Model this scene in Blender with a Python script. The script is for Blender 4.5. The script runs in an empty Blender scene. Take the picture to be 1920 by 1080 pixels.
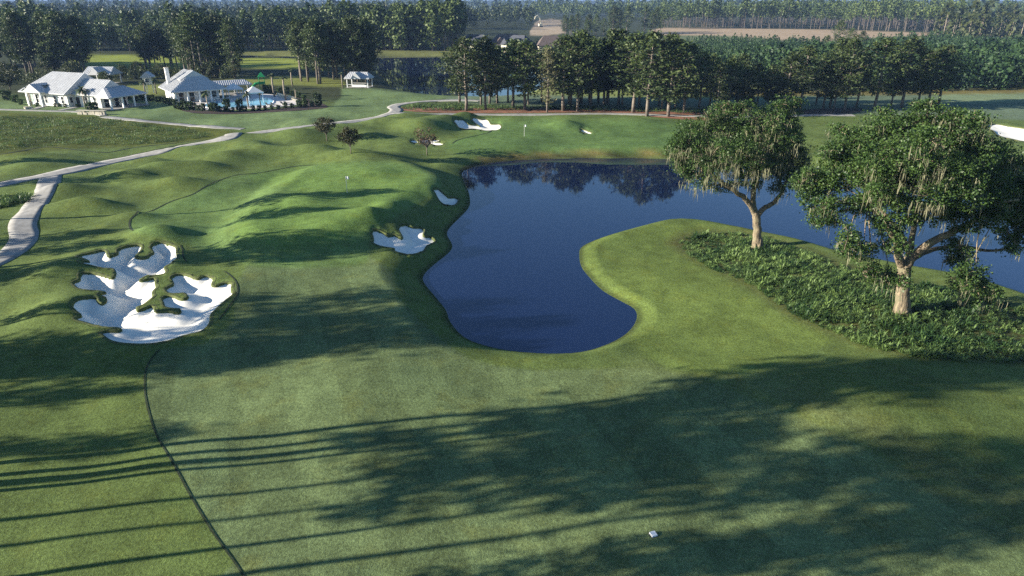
import bpy, math, random
import numpy as np
from mathutils import Vector
from mathutils.geometry import delaunay_2d_cdt

S = bpy.context.scene
COL = S.collection
rng = np.random.default_rng(7)
random.seed(7)

# ------------------------------------------------------------------ camera, sky, sun, exposure
CAM_H = 26.0
FPX = 1280.0
PITCH = math.atan(540.0 / FPX)
SUN_ELEV = math.radians(17.0)
SHADOW_AZ = math.radians(11.0)               # shadows run towards +x, a little towards +y
SUN_STRENGTH = 5.0
SKY_STRENGTH = 0.060
EXPOSURE = 1.5

cam_data = bpy.data.cameras.new('camera')
cam = bpy.data.objects.new('camera', cam_data)
COL.objects.link(cam)
cam.location = (0, 0, CAM_H)
cam.rotation_euler = (math.pi / 2 - PITCH, 0, 0)
cam_data.sensor_width = 36.0
cam_data.lens = 36.0 * FPX / 1920.0
cam_data.clip_start = 0.5
cam_data.clip_end = 60000
S.camera = cam

world = bpy.data.worlds.new('World')
S.world = world
world.use_nodes = True
wn = world.node_tree.nodes
wl_ = world.node_tree.links
bg = wn['Background']
sky = wn.new('ShaderNodeTexSky')
sky.sky_type = 'NISHITA'
sky.sun_disc = False
sky.sun_elevation = SUN_ELEV
sun_dir = Vector((-math.cos(SHADOW_AZ) * math.cos(SUN_ELEV), -math.sin(SHADOW_AZ) * math.cos(SUN_ELEV), math.sin(SUN_ELEV)))
sky.sun_rotation = math.atan2(sun_dir.x, sun_dir.y)
sky.air_density = 1.1
sky.dust_density = 0.3
sky.ozone_density = 5.0
wl_.new(sky.outputs['Color'], bg.inputs['Color'])
bg.inputs['Strength'].default_value = SKY_STRENGTH

sl = bpy.data.lights.new('sun', 'SUN')
sl.energy = SUN_STRENGTH
sl.angle = math.radians(0.5)
sl.color = (1.0, 0.92, 0.78)
so = bpy.data.objects.new('sun', sl)
COL.objects.link(so)
so.rotation_euler = (-sun_dir).to_track_quat('-Z', 'Y').to_euler()
so.location = (-60, -10, 60)

S.view_settings.view_transform = 'Standard'
S.view_settings.look = 'None'
S.view_settings.exposure = EXPOSURE
S.view_settings.gamma = 1.0
S.render.engine = 'CYCLES'
S.cycles.use_denoising = False
S.cycles.max_bounces = 5
S.cycles.diffuse_bounces = 2
S.cycles.glossy_bounces = 2
S.cycles.transmission_bounces = 3
S.cycles.transparent_max_bounces = 6
S.cycles.volume_bounces = 0

# ------------------------------------------------------------------ geometry of the view (used to survey positions)
CP, SP = math.cos(PITCH), math.sin(PITCH)


def G(px, py, z=0.0):
    """point at height z on the line of sight through a photo pixel"""
    px = np.asarray(px, float); py = np.asarray(py, float)
    u = (px - 960) / FPX; v = (py - 540) / FPX
    dy = CP - v * SP; dz = -SP - v * CP
    t = (z - CAM_H) / dz
    return u * t, dy * t


def P(x, y, z):
    zc = y * CP + (CAM_H - z) * SP
    zc = np.maximum(zc, 0.1)
    yc = -y * SP + (CAM_H - z) * CP
    return 960 + FPX * x / zc, 540 + FPX * yc / zc


def sstep(a, b, x):
    t = np.clip((x - a) / (b - a), 0, 1)
    return t * t * (3 - 2 * t)


def smooth_poly(pts, n=4, closed=True):
    p = np.asarray(pts, float)
    N = len(p)
    out = []
    rngi = range(N) if closed else range(N - 1)
    for i in rngi:
        if closed:
            p0, p1, p2, p3 = p[i - 1], p[i], p[(i + 1) % N], p[(i + 2) % N]
        else:
            p0, p1, p2, p3 = p[max(i - 1, 0)], p[i], p[i + 1], p[min(i + 2, N - 1)]
        for k in range(n):
            t = k / n
            out.append(0.5 * ((2 * p1) + (-p0 + p2) * t + (2 * p0 - 5 * p1 + 4 * p2 - p3) * t * t + (-p0 + 3 * p1 - 3 * p2 + p3) * t ** 3))
    if not closed:
        out.append(p[-1])
    return np.array(out)


def sdf(poly, x, y, margin=None):
    """signed distance, positive inside"""
    x = np.atleast_1d(np.asarray(x, float)); y = np.atleast_1d(np.asarray(y, float))
    res = np.full(x.shape, -1e6)
    if margin is not None:
        m = (x > poly[:, 0].min() - margin) & (x < poly[:, 0].max() + margin) & (y > poly[:, 1].min() - margin) & (y < poly[:, 1].max() + margin)
        if not m.any():
            return res
        res[m] = sdf(poly, x[m], y[m])
        return res
    d2 = np.full(x.shape, 1e18)
    ins = np.zeros(x.shape, bool)
    q = np.roll(poly, -1, axis=0)
    for (ax, ay), (bx, by) in zip(poly, q):
        ex, ey = bx - ax, by - ay
        wx, wy = x - ax, y - ay
        t = np.clip((wx * ex + wy * ey) / (ex * ex + ey * ey + 1e-12), 0, 1)
        dx = wx - ex * t; dy = wy - ey * t
        d2 = np.minimum(d2, dx * dx + dy * dy)
        if ay != by:
            c = ((ay > y) != (by > y)) & (x < ex * (y - ay) / (by - ay) + ax)
            ins ^= c
    d = np.sqrt(d2)
    return np.where(ins, d, -d)


# value noise
_perm = np.random.default_rng(3).random((256, 256))


def vnoise(x, y):
    xi = np.floor(x).astype(int); yi = np.floor(y).astype(int)
    fx = x - xi; fy = y - yi
    fx = fx * fx * (3 - 2 * fx); fy = fy * fy * (3 - 2 * fy)
    g = lambda a, b: _perm[a & 255, b & 255]
    return (g(xi, yi) * (1 - fx) + g(xi + 1, yi) * fx) * (1 - fy) + (g(xi, yi + 1) * (1 - fx) + g(xi + 1, yi + 1) * fx) * fy - 0.5


# ------------------------------------------------------------------ surveyed outlines
WATER_Z = -1.35
LAKE_Z = -1.4
pond_px = [(866, 325), (872, 345), (880, 365), (880, 385), (868, 402), (845, 425), (838, 440), (848, 460), (840, 475), (815, 495), (795, 515), (795, 530),
           (815, 555), (835, 580), (845, 605), (870, 632), (910, 648), (960, 658), (1030, 663), (1090, 660), (1140, 645), (1175, 625), (1193, 600), (1190, 580),
           (1165, 565), (1130, 545), (1105, 520), (1090, 500), (1086, 478), (1092, 462), (1130, 445), (1190, 428), (1250, 418), (1310, 417), (1370, 425),
           (1440, 438), (1500, 452), (1570, 472), (1650, 490), (1740, 510), (1820, 525), (1880, 542), (1960, 570), (2100, 620), (2300, 690), (2500, 600),
           (2300, 500), (2120, 440), (2000, 405), (1850, 365), (1700, 335), (1550, 315), (1400, 303), (1270, 298), (1160, 296), (1050, 297), (960, 301), (910, 307), (880, 316)]
POND = np.column_stack(G(*smooth_poly(pond_px, 3).T, WATER_Z))
lake_px = [(430, 103), (540, 105), (640, 106), (830, 106), (900, 106), (1010, 112), (1040, 140), (1000, 172), (930, 182), (860, 181), (800, 177), (765, 172), (735, 165),
           (722, 152), (706, 138), (690, 124), (600, 112), (430, 110)]
LAKE = np.column_stack(G(*smooth_poly(lake_px, 3).T, LAKE_Z))


def zc(pts, ox, oy, s):
    return [(ox + a / s, oy + b / s) for a, b in pts]


big = zc([(125, 195), (250, 165), (370, 140), (395, 190), (440, 195), (495, 170), (500, 135), (590, 105), (690, 95), (712, 115), (690, 160), (650, 205), (740, 215), (800, 180), (828, 160),
          (800, 115), (840, 85), (930, 82), (1020, 105), (1030, 160), (1040, 210), (1000, 245), (980, 265), (920, 300), (935, 330), (915, 360), (830, 372), (750, 380), (690, 420), (760, 415),
          (820, 398), (838, 415), (835, 450), (850, 480), (815, 520), (810, 550), (825, 562), (770, 610), (720, 645), (665, 670), (680, 698), (760, 670), (805, 655), (830, 680), (850, 710),
          (900, 705), (970, 705), (1050, 720), (1075, 700), (1060, 680), (990, 675), (930, 660), (915, 620), (905, 590), (940, 565), (1000, 565), (1060, 590), (1120, 590), (1140, 565),
          (1110, 535), (1040, 540), (980, 540), (940, 515), (945, 490), (1000, 460), (1005, 430), (985, 400), (1020, 370), (1090, 362), (1150, 375), (1230, 405), (1290, 380), (1340, 385),
          (1375, 405), (1355, 460), (1400, 470), (1470, 445), (1540, 445), (1535, 500), (1552, 545), (1500, 590), (1440, 640), (1390, 690), (1345, 740), (1340, 800), (1310, 850), (1250, 890),
          (1130, 920), (1020, 955), (900, 990), (760, 1003), (640, 1003), (520, 993), (430, 970), (370, 930), (345, 900), (400, 885), (500, 885), (530, 870), (500, 855), (400, 850), (300, 835),
          (200, 805), (100, 775), (160, 740), (120, 710), (75, 665), (75, 630), (120, 595), (200, 580), (290, 580), (310, 615), (350, 635), (385, 610), (385, 575), (320, 555), (340, 540),
          (385, 530), (330, 515), (240, 510), (140, 495), (90, 455), (90, 435), (145, 410), (150, 360), (230, 350), (310, 360), (400, 385), (455, 395), (475, 345), (450, 310), (360, 305),
          (250, 280), (160, 260), (140, 240), (235, 245), (190, 220)], 120, 440, 4.909)
clover = zc([(130, 720), (210, 700), (290, 712), (350, 740), (430, 722), (510, 765), (540, 750), (510, 690), (485, 640), (520, 592), (590, 585), (680, 620), (780, 622), (830, 660), (810, 720),
             (850, 740), (910, 745), (975, 805), (920, 840), (860, 870), (820, 930), (740, 965), (640, 985), (560, 975), (430, 940), (430, 905), (310, 885), (220, 865), (140, 825), (150, 780)], 680, 340, 7.2)
slim = zc([(945, 140), (985, 128), (1080, 170), (1170, 215), (1230, 212), (1290, 240), (1280, 275), (1240, 315), (1170, 320), (1090, 300), (1020, 250), (975, 195)], 680, 340, 7.2)
upper = zc([(955, 285), (1060, 275), (1120, 252), (1170, 265), (1220, 295), (1350, 305), (1400, 325), (1330, 270), (1265, 230), (1330, 232), (1420, 240), (1500, 235), (1545, 255), (1570, 285),
            (1640, 290), (1720, 290), (1740, 330), (1700, 375), (1600, 388), (1480, 390), (1400, 375), (1280, 360), (1150, 365), (1060, 345), (1010, 310)], 740, 200, 8.727)
tiny_l = zc([(250, 565), (300, 545), (350, 550), (400, 585), (330, 592)], 740, 200, 8.727)
twin = zc([(430, 545), (520, 530), (600, 545), (640, 535), (720, 540), (725, 565), (650, 577), (740, 585), (795, 605), (770, 625), (680, 630), (600, 608), (500, 592), (440, 575)], 740, 200, 8.727)
sliver = zc([(1065, 252), (1110, 255), (1150, 270), (1175, 280), (1130, 283), (1090, 270)], 820, 180, 4)
rightb = zc([(1600, 945), (1640, 950), (1670, 935), (1720, 930), (1800, 945), (1920, 962), (2010, 985), (2040, 1030), (1990, 1062), (1920, 1060), (1840, 1045), (1760, 1025), (1720, 1010), (1690, 980)], 1440, 0, 4)

# soft plateaus: (outline in photo pixels, height m, falloff m)
plateaus = [
    ([(585, 322), (740, 314), (795, 330), (815, 347), (800, 365), (750, 390), (700, 430), (600, 455), (500, 462), (460, 445), (490, 400), (540, 355)], 1.5, 5.0),
    ([(850, 268), (900, 248), (1000, 238), (1150, 240), (1280, 250), (1380, 270), (1280, 287), (1000, 287), (870, 282)], 0.3, 6.0),
    ([(1105, 480), (1200, 440), (1330, 425), (1450, 445), (1600, 480), (1900, 560), (2300, 680), (2300, 720), (1900, 650), (1600, 620), (1400, 640), (1250, 620), (1190, 560)], -.95, 12.0),
    ([(120, 440), (460, 440), (470, 560), (430, 640), (200, 660), (100, 560)], 0.35, 5.0),
]
# mounds: px, py, radius across m, radius deep m, height m
mounds = [
    (285, 306, 6, 3.5, .8), (300, 322, 5.5, 3, 1.0), (380, 318, 6, 3.5, 1.1), (335, 350, 7, 3.5, .8), (420, 300, 7, 4, 1.2), (470, 282, 7, 5, 1.1),
    (160, 392, 7, 2.6, 1.0), (255, 410, 4, 2.2, .6), (300, 450, 5, 2.5, .7), (520, 290, 8, 4, 1.0), (560, 262, 9, 5, 1.1), (640, 250, 10, 6, 1.2), (700, 262, 7, 5, .9),
    (730, 238, 10, 6, 1.4), (790, 248, 8, 6, 1.6), (820, 236, 6, 5, 1.0), (690, 300, 7, 4, .8), (600, 288, 7, 4, .8),
    (850, 232, 5, 4, .8), (868, 226, 5, 3, .9), (960, 228, 8, 5, .9), (1060, 228, 9, 5, .9), (1060, 240, 5, 3, .9), (1180, 232, 12, 6, 1.0), (760, 222, 9, 5, .9),
    (60, 318, 9, 4, .7), (30, 300, 10, 4, .6), (120, 298, 9, 5, .6), (450, 262, 8, 4, .8), (350, 285, 7, 4, .7),
    (740, 405, 3.5, 2.5, .5), (690, 425, 3.5, 2, .5), (250, 335, 6, 3, .8), (560, 235, 9, 6, .5),
    (105, 520, 3.5, 4, .45), (110, 590, 3.5, 4, .45), (1240, 268, 8, 5, .3), (700, 340, 5, 3, .3), (560, 400, 5, 4, .35), (640, 300, 5, 3, .6), (120, 365, 5, 3, .7),
    (1650, 760, 9, 6, .5), (1320, 690, 8, 4, .35), (600, 225, 8, 6, .5), (880, 225, 6, 4, .5), (1760, 560, 12, 10, .5),
]
_mounds = []
for (a, b, rx, ry, hh) in mounds:
    x, y = G(a, b); _mounds.append((float(x), float(y), rx * .72, ry * .85, hh * 1.55))
_plats = [(np.column_stack(G(*smooth_poly(p, 3).T)), hh, f) for p, hh, f in plateaus]


def hbase(x, y):
    x = np.atleast_1d(np.asarray(x, float)); y = np.atleast_1d(np.asarray(y, float))
    z = np.zeros(x.shape)
    for mx, my, rx, ry, hh in _mounds:
        m = (np.abs(x - mx) < 3.2 * rx) & (np.abs(y - my) < 3.2 * ry)
        if m.any():
            e = ((x[m] - mx) / rx) ** 2 + ((y[m] - my) / ry) ** 2
            z[m] += hh * np.exp(-e)
    for poly, hh, f in _plats:
        d = sdf(poly, x, y, f + 1)
        z += hh * sstep(-f, f * 0.25, d)
    near = 1 - sstep(150, 260, np.hypot(x, y))
    west = 1 + .75 * (1 - sstep(-22, -6, x + .0 * y)) * sstep(70, 85, y)
    z += near * west * (0.6 * vnoise(x / 11 + 5, y / 11 + 9) + 0.26 * vnoise(x / 5.1 + 1, y / 5.1) + 0.05 * vnoise(x / 1.7, y / 1.7))
    z += 22 * sstep(1300, 4500, np.hypot(x, y))
    d = sdf(POND, x, y, 14)
    left = 1 - sstep(-8, 6, x - 0.08 * y)
    bw = 4.6 * left + 1.9 * (1 - left)
    s = np.clip((d + bw) / bw, 0, 1) ** 1.35
    out = z * (1 - s) + WATER_Z * s
    z = np.where(d < 0, np.where(d > -bw, out, z), np.maximum(WATER_Z - 0.35 * d, WATER_Z - 2))
    d = sdf(LAKE, x, y, 25)
    bw = 9.0
    s = np.clip((d + bw) / bw, 0, 1) ** 1.3
    z = np.where(d < 0, np.where(d > -bw, z * (1 - s) + LAKE_Z * s, z), np.maximum(LAKE_Z - 0.3 * d, LAKE_Z - 2))
    return z


class Bunker:
    def __init__(self, px, depth, lip, width, label, n=3, tilt=0.0):
        px = smooth_poly(px, n)
        x, y = G(px[:, 0], px[:, 1])
        for _ in range(4):
            z = hbase(x, y)
            x, y = G(px[:, 0], px[:, 1], z + lip * 0.6)
        self.poly = np.column_stack([x, y]); self.depth = depth; self.lip = lip; self.width = width; self.label = label; self.tilt = tilt
        self.x0, self.x1 = self.poly[:, 0].min(), self.poly[:, 0].max()

    def d(self, x, y, m=4):
        return sdf(self.poly, x, y, m)

    def dep(self, x):
        return self.depth * (1 + self.tilt * (1 - 2 * sstep(self.x0 + 1, self.x1 - 1, np.asarray(x, float))))

    def sand(self, x, y):
        d = np.maximum(self.d(x, y), 0)
        return hbase(x, y) - 0.10 - self.dep(x) * sstep(-0.15, self.width, d) + 0.05 * vnoise(np.asarray(x) / 1.3, np.asarray(y) / 1.3)


bunkers = [
    Bunker(big, 1.0, .10, 1.9, 'big white sand bunker with long grass fingers left of the fairway', tilt=.55),
    Bunker(clover, .7, .14, 2.2, 'three lobed sand bunker beside the pond below the near green'),
    Bunker(slim, .5, .12, 1.6, 'slim shaded sand bunker on the pond bank beside the near green'),
    Bunker(upper, .25, .05, 2.2, 'two armed bright sand bunker left of the far green'),
    Bunker(tiny_l, .2, .05, 1.0, 'tiny shaded sand bunker left of the twin sand bunker'),
    Bunker(twin, .2, .05, 1.2, 'twin sand bunker behind the small reddish tree by the pond'),
    Bunker(sliver, .2, .08, 1.0, 'thin sand bunker cut into the rise behind the far green'),
    Bunker(rightb, .3, .08, 3.0, 'wide bright sand bunker behind the right oak at the frame edge'),
]


def hfull(x, y):
    x = np.atleast_1d(np.asarray(x, float)); y = np.atleast_1d(np.asarray(y, float))
    z = hbase(x, y)
    for b in bunkers:
        d = b.d(x, y)
        m = d > -4
        if not m.any():
            continue
        dm = d[m]
        zz = z[m] + b.lip * np.exp(-((np.minimum(dm, 0) + 0.45) / 0.9) ** 2)
        sand = z[m] - 0.10 - b.dep(x[m]) * sstep(-0.15, b.width, np.maximum(dm, 0)) - 0.40 * sstep(0.0, 0.45, dm) - 0.05
        z[m] = np.where(dm > 0, sand, zz)
    return z


def GT(px, py):
    """ground point seen at a photo pixel (follows the terrain)"""
    px = np.atleast_1d(np.asarray(px, float)); py = np.atleast_1d(np.asarray(py, float))
    z = np.zeros(px.shape)
    for _ in range(5):
        x, y = G(px, py, z)
        z = 0.5 * z + 0.5 * hfull(x, y)
    x, y = G(px, py, z)
    return x, y, hfull(x, y)


def gp(px, py):
    x, y, z = GT(px, py)
    return Vector((float(x[0]), float(y[0]), float(z[0])))


# ------------------------------------------------------------------ mesh and tagging helpers
def tag(o, label=None, cat=None, group=None, kind=None):
    if label: o['label'] = label
    if cat: o['category'] = cat
    if group: o['group'] = group
    if kind: o['kind'] = kind
    return o


def empty(name, loc=(0, 0, 0), rz=0.0, sc=1.0):
    o = bpy.data.objects.new(name, None)
    o.empty_display_size = 0.3
    o.location = loc; o.rotation_euler = (0, 0, rz); o.scale = (sc, sc, sc)
    COL.objects.link(o)
    return o


def mesh_np(name, V, F, smooth=False, fidx=None, tone=None, col=None):
    """F: (n,4) or (n,3) int array, or list of such arrays"""
    me = bpy.data.meshes.new(name)
    Fs = F if isinstance(F, list) else [F]
    Fs = [f for f in Fs if len(f)]
    V = np.asarray(V, np.float32)
    me.vertices.add(len(V)); me.vertices.foreach_set('co', V.ravel())
    loops = np.concatenate([f.ravel() for f in Fs]).astype(np.int32)
    counts = np.concatenate([np.full(len(f), f.shape[1]) for f in Fs])
    starts = np.concatenate([[0], np.cumsum(counts)[:-1]]).astype(np.int32)
    me.loops.add(len(loops)); me.loops.foreach_set('vertex_index', loops)
    me.polygons.add(len(counts)); me.polygons.foreach_set('loop_start', starts)
    if smooth:
        me.polygons.foreach_set('use_smooth', np.ones(len(counts), bool))
    if fidx is not None:
        me.polygons.foreach_set('material_index', np.asarray(fidx, np.int32))
    if tone is not None:
        a = me.attributes.new('tone', 'FLOAT', 'FACE'); a.data.foreach_set('value', np.asarray(tone, np.float32))
    if col is not None:
        a = me.attributes.new('zone', 'FLOAT_COLOR', 'POINT')
        c = np.ones((len(V), 4), np.float32); c[:, :3] = col
        a.data.foreach_set('color', c.ravel())
    me.update(calc_edges=True)
    me.validate()
    return me


def obj(name, me, mats, parent=None):
    o = bpy.data.objects.new(name, me)
    for m in (mats if isinstance(mats, (list, tuple)) else [mats]):
        if m.name not in [q.name for q in me.materials if q]:
            me.materials.append(m)
    if parent is not None: o.parent = parent
    COL.objects.link(o)
    return o


class MB:
    """collects boxes, prisms, tubes and polygons into one mesh"""
    def __init__(s): s.v = []; s.f = []
    def poly(s, pts):
        n = len(s.v); s.v += [tuple(p) for p in pts]; s.f.append(tuple(range(n, n + len(pts)))); return s
    def solid(s, pts, faces):
        n = len(s.v); s.v += [tuple(p) for p in pts]; s.f += [tuple(n + i for i in f) for f in faces]; return s
    def box(s, x0, x1, y0, y1, z0, z1):
        return s.solid([(x0, y0, z0), (x1, y0, z0), (x1, y1, z0), (x0, y1, z0), (x0, y0, z1), (x1, y0, z1), (x1, y1, z1), (x0, y1, z1)],
                       [(0, 3, 2, 1), (4, 5, 6, 7), (0, 1, 5, 4), (1, 2, 6, 5), (2, 3, 7, 6), (3, 0, 4, 7)])
    def tube(s, pts, rad, n=8, cap=True):
        pts = [Vector(p) for p in pts]
        rings = []
        for i, p in enumerate(pts):
            d = (pts[min(i + 1, len(pts) - 1)] - pts[max(i - 1, 0)])
            d = d.normalized() if d.length > 1e-6 else Vector((0, 0, 1))
            a = d.cross(Vector((0.31, 0.95, 0.05))); a = a.normalized() if a.length > 1e-4 else Vector((1, 0, 0))
            b = d.cross(a)
            r = rad[i] if hasattr(rad, '__len__') else rad
            k = len(s.v)
            for j in range(n):
                t = 2 * math.pi * j / n
                s.v.append(tuple(p + a * (r * math.cos(t)) + b * (r * math.sin(t))))
            rings.append(k)
        for i in range(len(rings) - 1):
            for j in range(n):
                s.f.append((rings[i] + j, rings[i] + (j + 1) % n, rings[i + 1] + (j + 1) % n, rings[i + 1] + j))
        if cap:
            s.f.append(tuple(rings[0] + j for j in range(n))[::-1]); s.f.append(tuple(rings[-1] + j for j in range(n)))
        return s
    def mesh(s, name, smooth=False):
        me = bpy.data.meshes.new(name); me.from_pydata(s.v, [], s.f)
        if smooth:
            for p in me.polygons: p.use_smooth = True
        me.update(); return me
    def build(s, name, m, parent=None, smooth=False):
        return obj(name, s.mesh(name, smooth), m, parent)


def leaves(C, size, r, aspect=0.55, up=0.0):
    """rhombic leaf sprays at centres C (n,3); size scalar or (n,)"""
    n = len(C)
    a = r.normal(size=(n, 3)); a[:, 2] *= (1 - up); a /= np.linalg.norm(a, axis=1)[:, None]
    b = r.normal(size=(n, 3)); b -= a * (a * b).sum(1)[:, None]; b /= np.linalg.norm(b, axis=1)[:, None]
    sz = (np.asarray(size) * r.uniform(0.65, 1.3, n))[:, None]
    V = np.stack([C + a * sz * .5, C + b * sz * .5 * aspect, C - a * sz * .5, C - b * sz * .5 * aspect], 1).reshape(-1, 3)
    F = np.arange(4 * n).reshape(-1, 4)
    return V, F


# ------------------------------------------------------------------ materials
def new_mat(name):
    m = bpy.data.materials.new(name); m.use_nodes = True
    nt = m.node_tree
    return m, nt, nt.nodes, nt.links, nt.nodes['Principled BSDF']


def noise(nt, scale, detail=3, rough=.55, vec=None):
    t = nt.nodes.new('ShaderNodeTexNoise'); t.inputs['Scale'].default_value = scale
    t.inputs['Detail'].default_value = detail; t.inputs['Roughness'].default_value = rough
    if vec is not None: nt.links.new(vec, t.inputs['Vector'])
    return t.outputs['Fac']


def geo_pos(nt):
    return nt.nodes.new('ShaderNodeNewGeometry').outputs['Position']


def obj_pos(nt):
    return nt.nodes.new('ShaderNodeTexCoord').outputs['Object']


def remap(nt, val, a, b, c, d):
    n = nt.nodes.new('ShaderNodeMapRange')
    for k, v in zip(('From Min', 'From Max', 'To Min', 'To Max'), (a, b, c, d)): n.inputs[k].default_value = v
    nt.links.new(val, n.inputs['Value']); return n.outputs['Result']


def math_(nt, op, a, b):
    n = nt.nodes.new('ShaderNodeMath'); n.operation = op
    for i, v in enumerate((a, b)):
        if isinstance(v, (int, float)): n.inputs[i].default_value = v
        else: nt.links.new(v, n.inputs[i])
    return n.outputs[0]


def mixc(nt, fac, a, b, mode='MIX'):
    n = nt.nodes.new('ShaderNodeMix'); n.data_type = 'RGBA'; n.blend_type = mode
    for key, v in ((0, fac), (6, a), (7, b)):
        if isinstance(v, (int, float)): n.inputs[key].default_value = v
        elif isinstance(v, tuple): n.inputs[key].default_value = (*v, 1)
        else: nt.links.new(v, n.inputs[key])
    return n.outputs[2]


def scalec(nt, col, fac):
    n = nt.nodes.new('ShaderNodeVectorMath'); n.operation = 'SCALE'
    if isinstance(col, tuple): n.inputs[0].default_value = col
    else: nt.links.new(col, n.inputs[0])
    nt.links.new(fac, n.inputs['Scale']); return n.outputs[0]


def bump(nt, bs, h, strength, dist):
    n = nt.nodes.new('ShaderNodeBump'); n.inputs['Strength'].default_value = strength; n.inputs['Distance'].default_value = dist
    nt.links.new(h, n.inputs['Height']); nt.links.new(n.outputs['Normal'], bs.inputs['Normal'])


def simple(name, color, rough=.7, var=.25, scale=2.0, space='obj', metal=0.0, bump_s=0.0):
    m, nt, N, L, bs = new_mat(name)
    pos = obj_pos(nt) if space == 'obj' else geo_pos(nt)
    f = noise(nt, scale, 4, .6, pos)
    L.new(scalec(nt, color, remap(nt, f, .3, .7, 1 - var, 1 + var)), bs.inputs['Base Color'])
    bs.inputs['Roughness'].default_value = rough; bs.inputs['Metallic'].default_value = metal
    bs.inputs['Specular IOR Level'].default_value = 0.3
    if bump_s: bump(nt, bs, f, bump_s, .05)
    return m


def leaf_mat(name, c1, c2, trans=.25, rough=.55, objvar=.35):
    m, nt, N, L, bs = new_mat(name)
    at = N.new('ShaderNodeAttribute'); at.attribute_name = 'tone'
    oi = N.new('ShaderNodeObjectInfo')
    c = mixc(nt, at.outputs['Fac'], c1, c2)
    c = scalec(nt, c, remap(nt, oi.outputs['Random'], 0, 1, 1 - objvar, 1 + objvar))
    L.new(c, bs.inputs['Base Color']); bs.inputs['Roughness'].default_value = rough
    bs.inputs['Specular IOR Level'].default_value = 0.25
    tr = N.new('ShaderNodeBsdfTranslucent'); L.new(c, tr.inputs['Color'])
    mx = N.new('ShaderNodeMixShader'); mx.inputs[0].default_value = trans
    L.new(bs.outputs[0], mx.inputs[1]); L.new(tr.outputs[0], mx.inputs[2])
    L.new(mx.outputs[0], N['Material Output'].inputs['Surface'])
    return m


M = {}
# turf: zone colour (mown fairway, green, rough ...) varied at several scales
m, nt, N, L, bs = new_mat('turf')
pos = geo_pos(nt)
at = N.new('ShaderNodeAttribute'); at.attribute_name = 'zone'
n1 = noise(nt, .09, 4, .6, pos); n2 = noise(nt, .7, 5, .65, pos); n3 = noise(nt, 5.0, 4, .7, pos); n4 = noise(nt, 22.0, 2, .6, pos)
c = scalec(nt, at.outputs['Color'], remap(nt, n1, .3, .7, .82, 1.2))
c = scalec(nt, c, remap(nt, n2, .3, .7, .78, 1.24))
c = scalec(nt, c, remap(nt, n3, .25, .75, .55, 1.5))
c = scalec(nt, c, remap(nt, n4, .3, .7, .5, 1.55))
dry = remap(nt, noise(nt, .33, 5, .7, pos), .52, .72, 0, .45)
c = mixc(nt, dry, c, mixc(nt, 1.0, c, (1.25, 1.0, .62), 'MULTIPLY'))
L.new(c, bs.inputs['Base Color']); bs.inputs['Roughness'].default_value = .8; bs.inputs['Specular IOR Level'].default_value = .06
hgt = math_(nt, 'ADD', math_(nt, 'MULTIPLY', n3, .6), math_(nt, 'MULTIPLY', n4, .4))
bump(nt, bs, hgt, .55, .10)
M['turf'] = m
M['lip'] = simple('rough_lip', (.075, .092, .026), .85, .45, 3.0, 'geo', bump_s=.6)
M['line'] = simple('dark_turf_seam', (.022, .034, .014), .9, .4, 3.0, 'geo')  # very dark green for the thin strips along turf edges
# sand
m, nt, N, L, bs = new_mat('sand')
pos = geo_pos(nt)
a = noise(nt, .8, 5, .6, pos); b = noise(nt, 14, 3, .6, pos)
L.new(scalec(nt, scalec(nt, (.88, .84, .74), remap(nt, a, .3, .7, .88, 1.07)), remap(nt, b, .3, .7, .93, 1.06)), bs.inputs['Base Color'])
bs.inputs['Roughness'].default_value = .9; bs.inputs['Specular IOR Level'].default_value = .1
bump(nt, bs, math_(nt, 'ADD', a, math_(nt, 'MULTIPLY', b, .3)), .16, .10)
M['sand'] = m
# water
m, nt, N, L, bs = new_mat('pond_water')
pos = geo_pos(nt)
bs.inputs['Base Color'].default_value = (.005, .011, .040, 1); bs.inputs['Specular Tint'].default_value = (.78, .80, 1.0, 1); bs.inputs['Roughness'].default_value = .035
bs.inputs['IOR'].default_value = 1.45; bs.inputs['Specular IOR Level'].default_value = .95
mp = N.new('ShaderNodeMapping'); mp.inputs['Scale'].default_value = (.9, 1.5, 1); L.new(pos, mp.inputs['Vector'])
bump(nt, bs, noise(nt, 1.6, 3, .6, mp.outputs['Vector']), .02, .03)
M['water'] = m
m, nt, N, L, bs = new_mat('pool_water')
L.new(scalec(nt, (.22, .50, .66), remap(nt, noise(nt, 1.2, 3, .6, geo_pos(nt)), .3, .7, .8, 1.25)), bs.inputs['Base Color'])
bs.inputs['Roughness'].default_value = .08
M['pool'] = m
M['concrete'] = simple('path_concrete', (.27, .262, .245), .85, .26, .9, 'geo', bump_s=.15)
M['deck'] = simple('pool_deck_paving', (.62, .57, .52), .8, .12, 1.0, 'geo')
M['mulch'] = simple('dark_mulch', (.035, .022, .018), .95, .5, 1.5, 'geo', bump_s=.5)
M['straw'] = simple('pine_straw', (.19, .085, .045), .95, .45, .8, 'geo', bump_s=.5)
M['bark'] = simple('pine_bark', (.16, .135, .11), .9, .4, 1.6, 'obj', bump_s=.4)
M['bark_dark'] = simple('dark_bark', (.075, .062, .05), .9, .4, 1.6, 'obj')
M['bark_pale'] = simple('pale_bark', (.30, .25, .19), .9, .35, 1.6, 'obj', bump_s=.4)
m, nt, N, L, bs = new_mat('oak_bark')
pos = geo_pos(nt)
mp = N.new('ShaderNodeMapping'); mp.inputs['Scale'].default_value = (1, 1, .25); L.new(pos, mp.inputs['Vector'])
f = noise(nt, 5.0, 6, .7, mp.outputs['Vector']); g = noise(nt, 1.1, 3, .5, pos)
c = mixc(nt, remap(nt, f, .35, .65, 0, 1), (.06, .047, .033), (.30, .235, .15))
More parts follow.
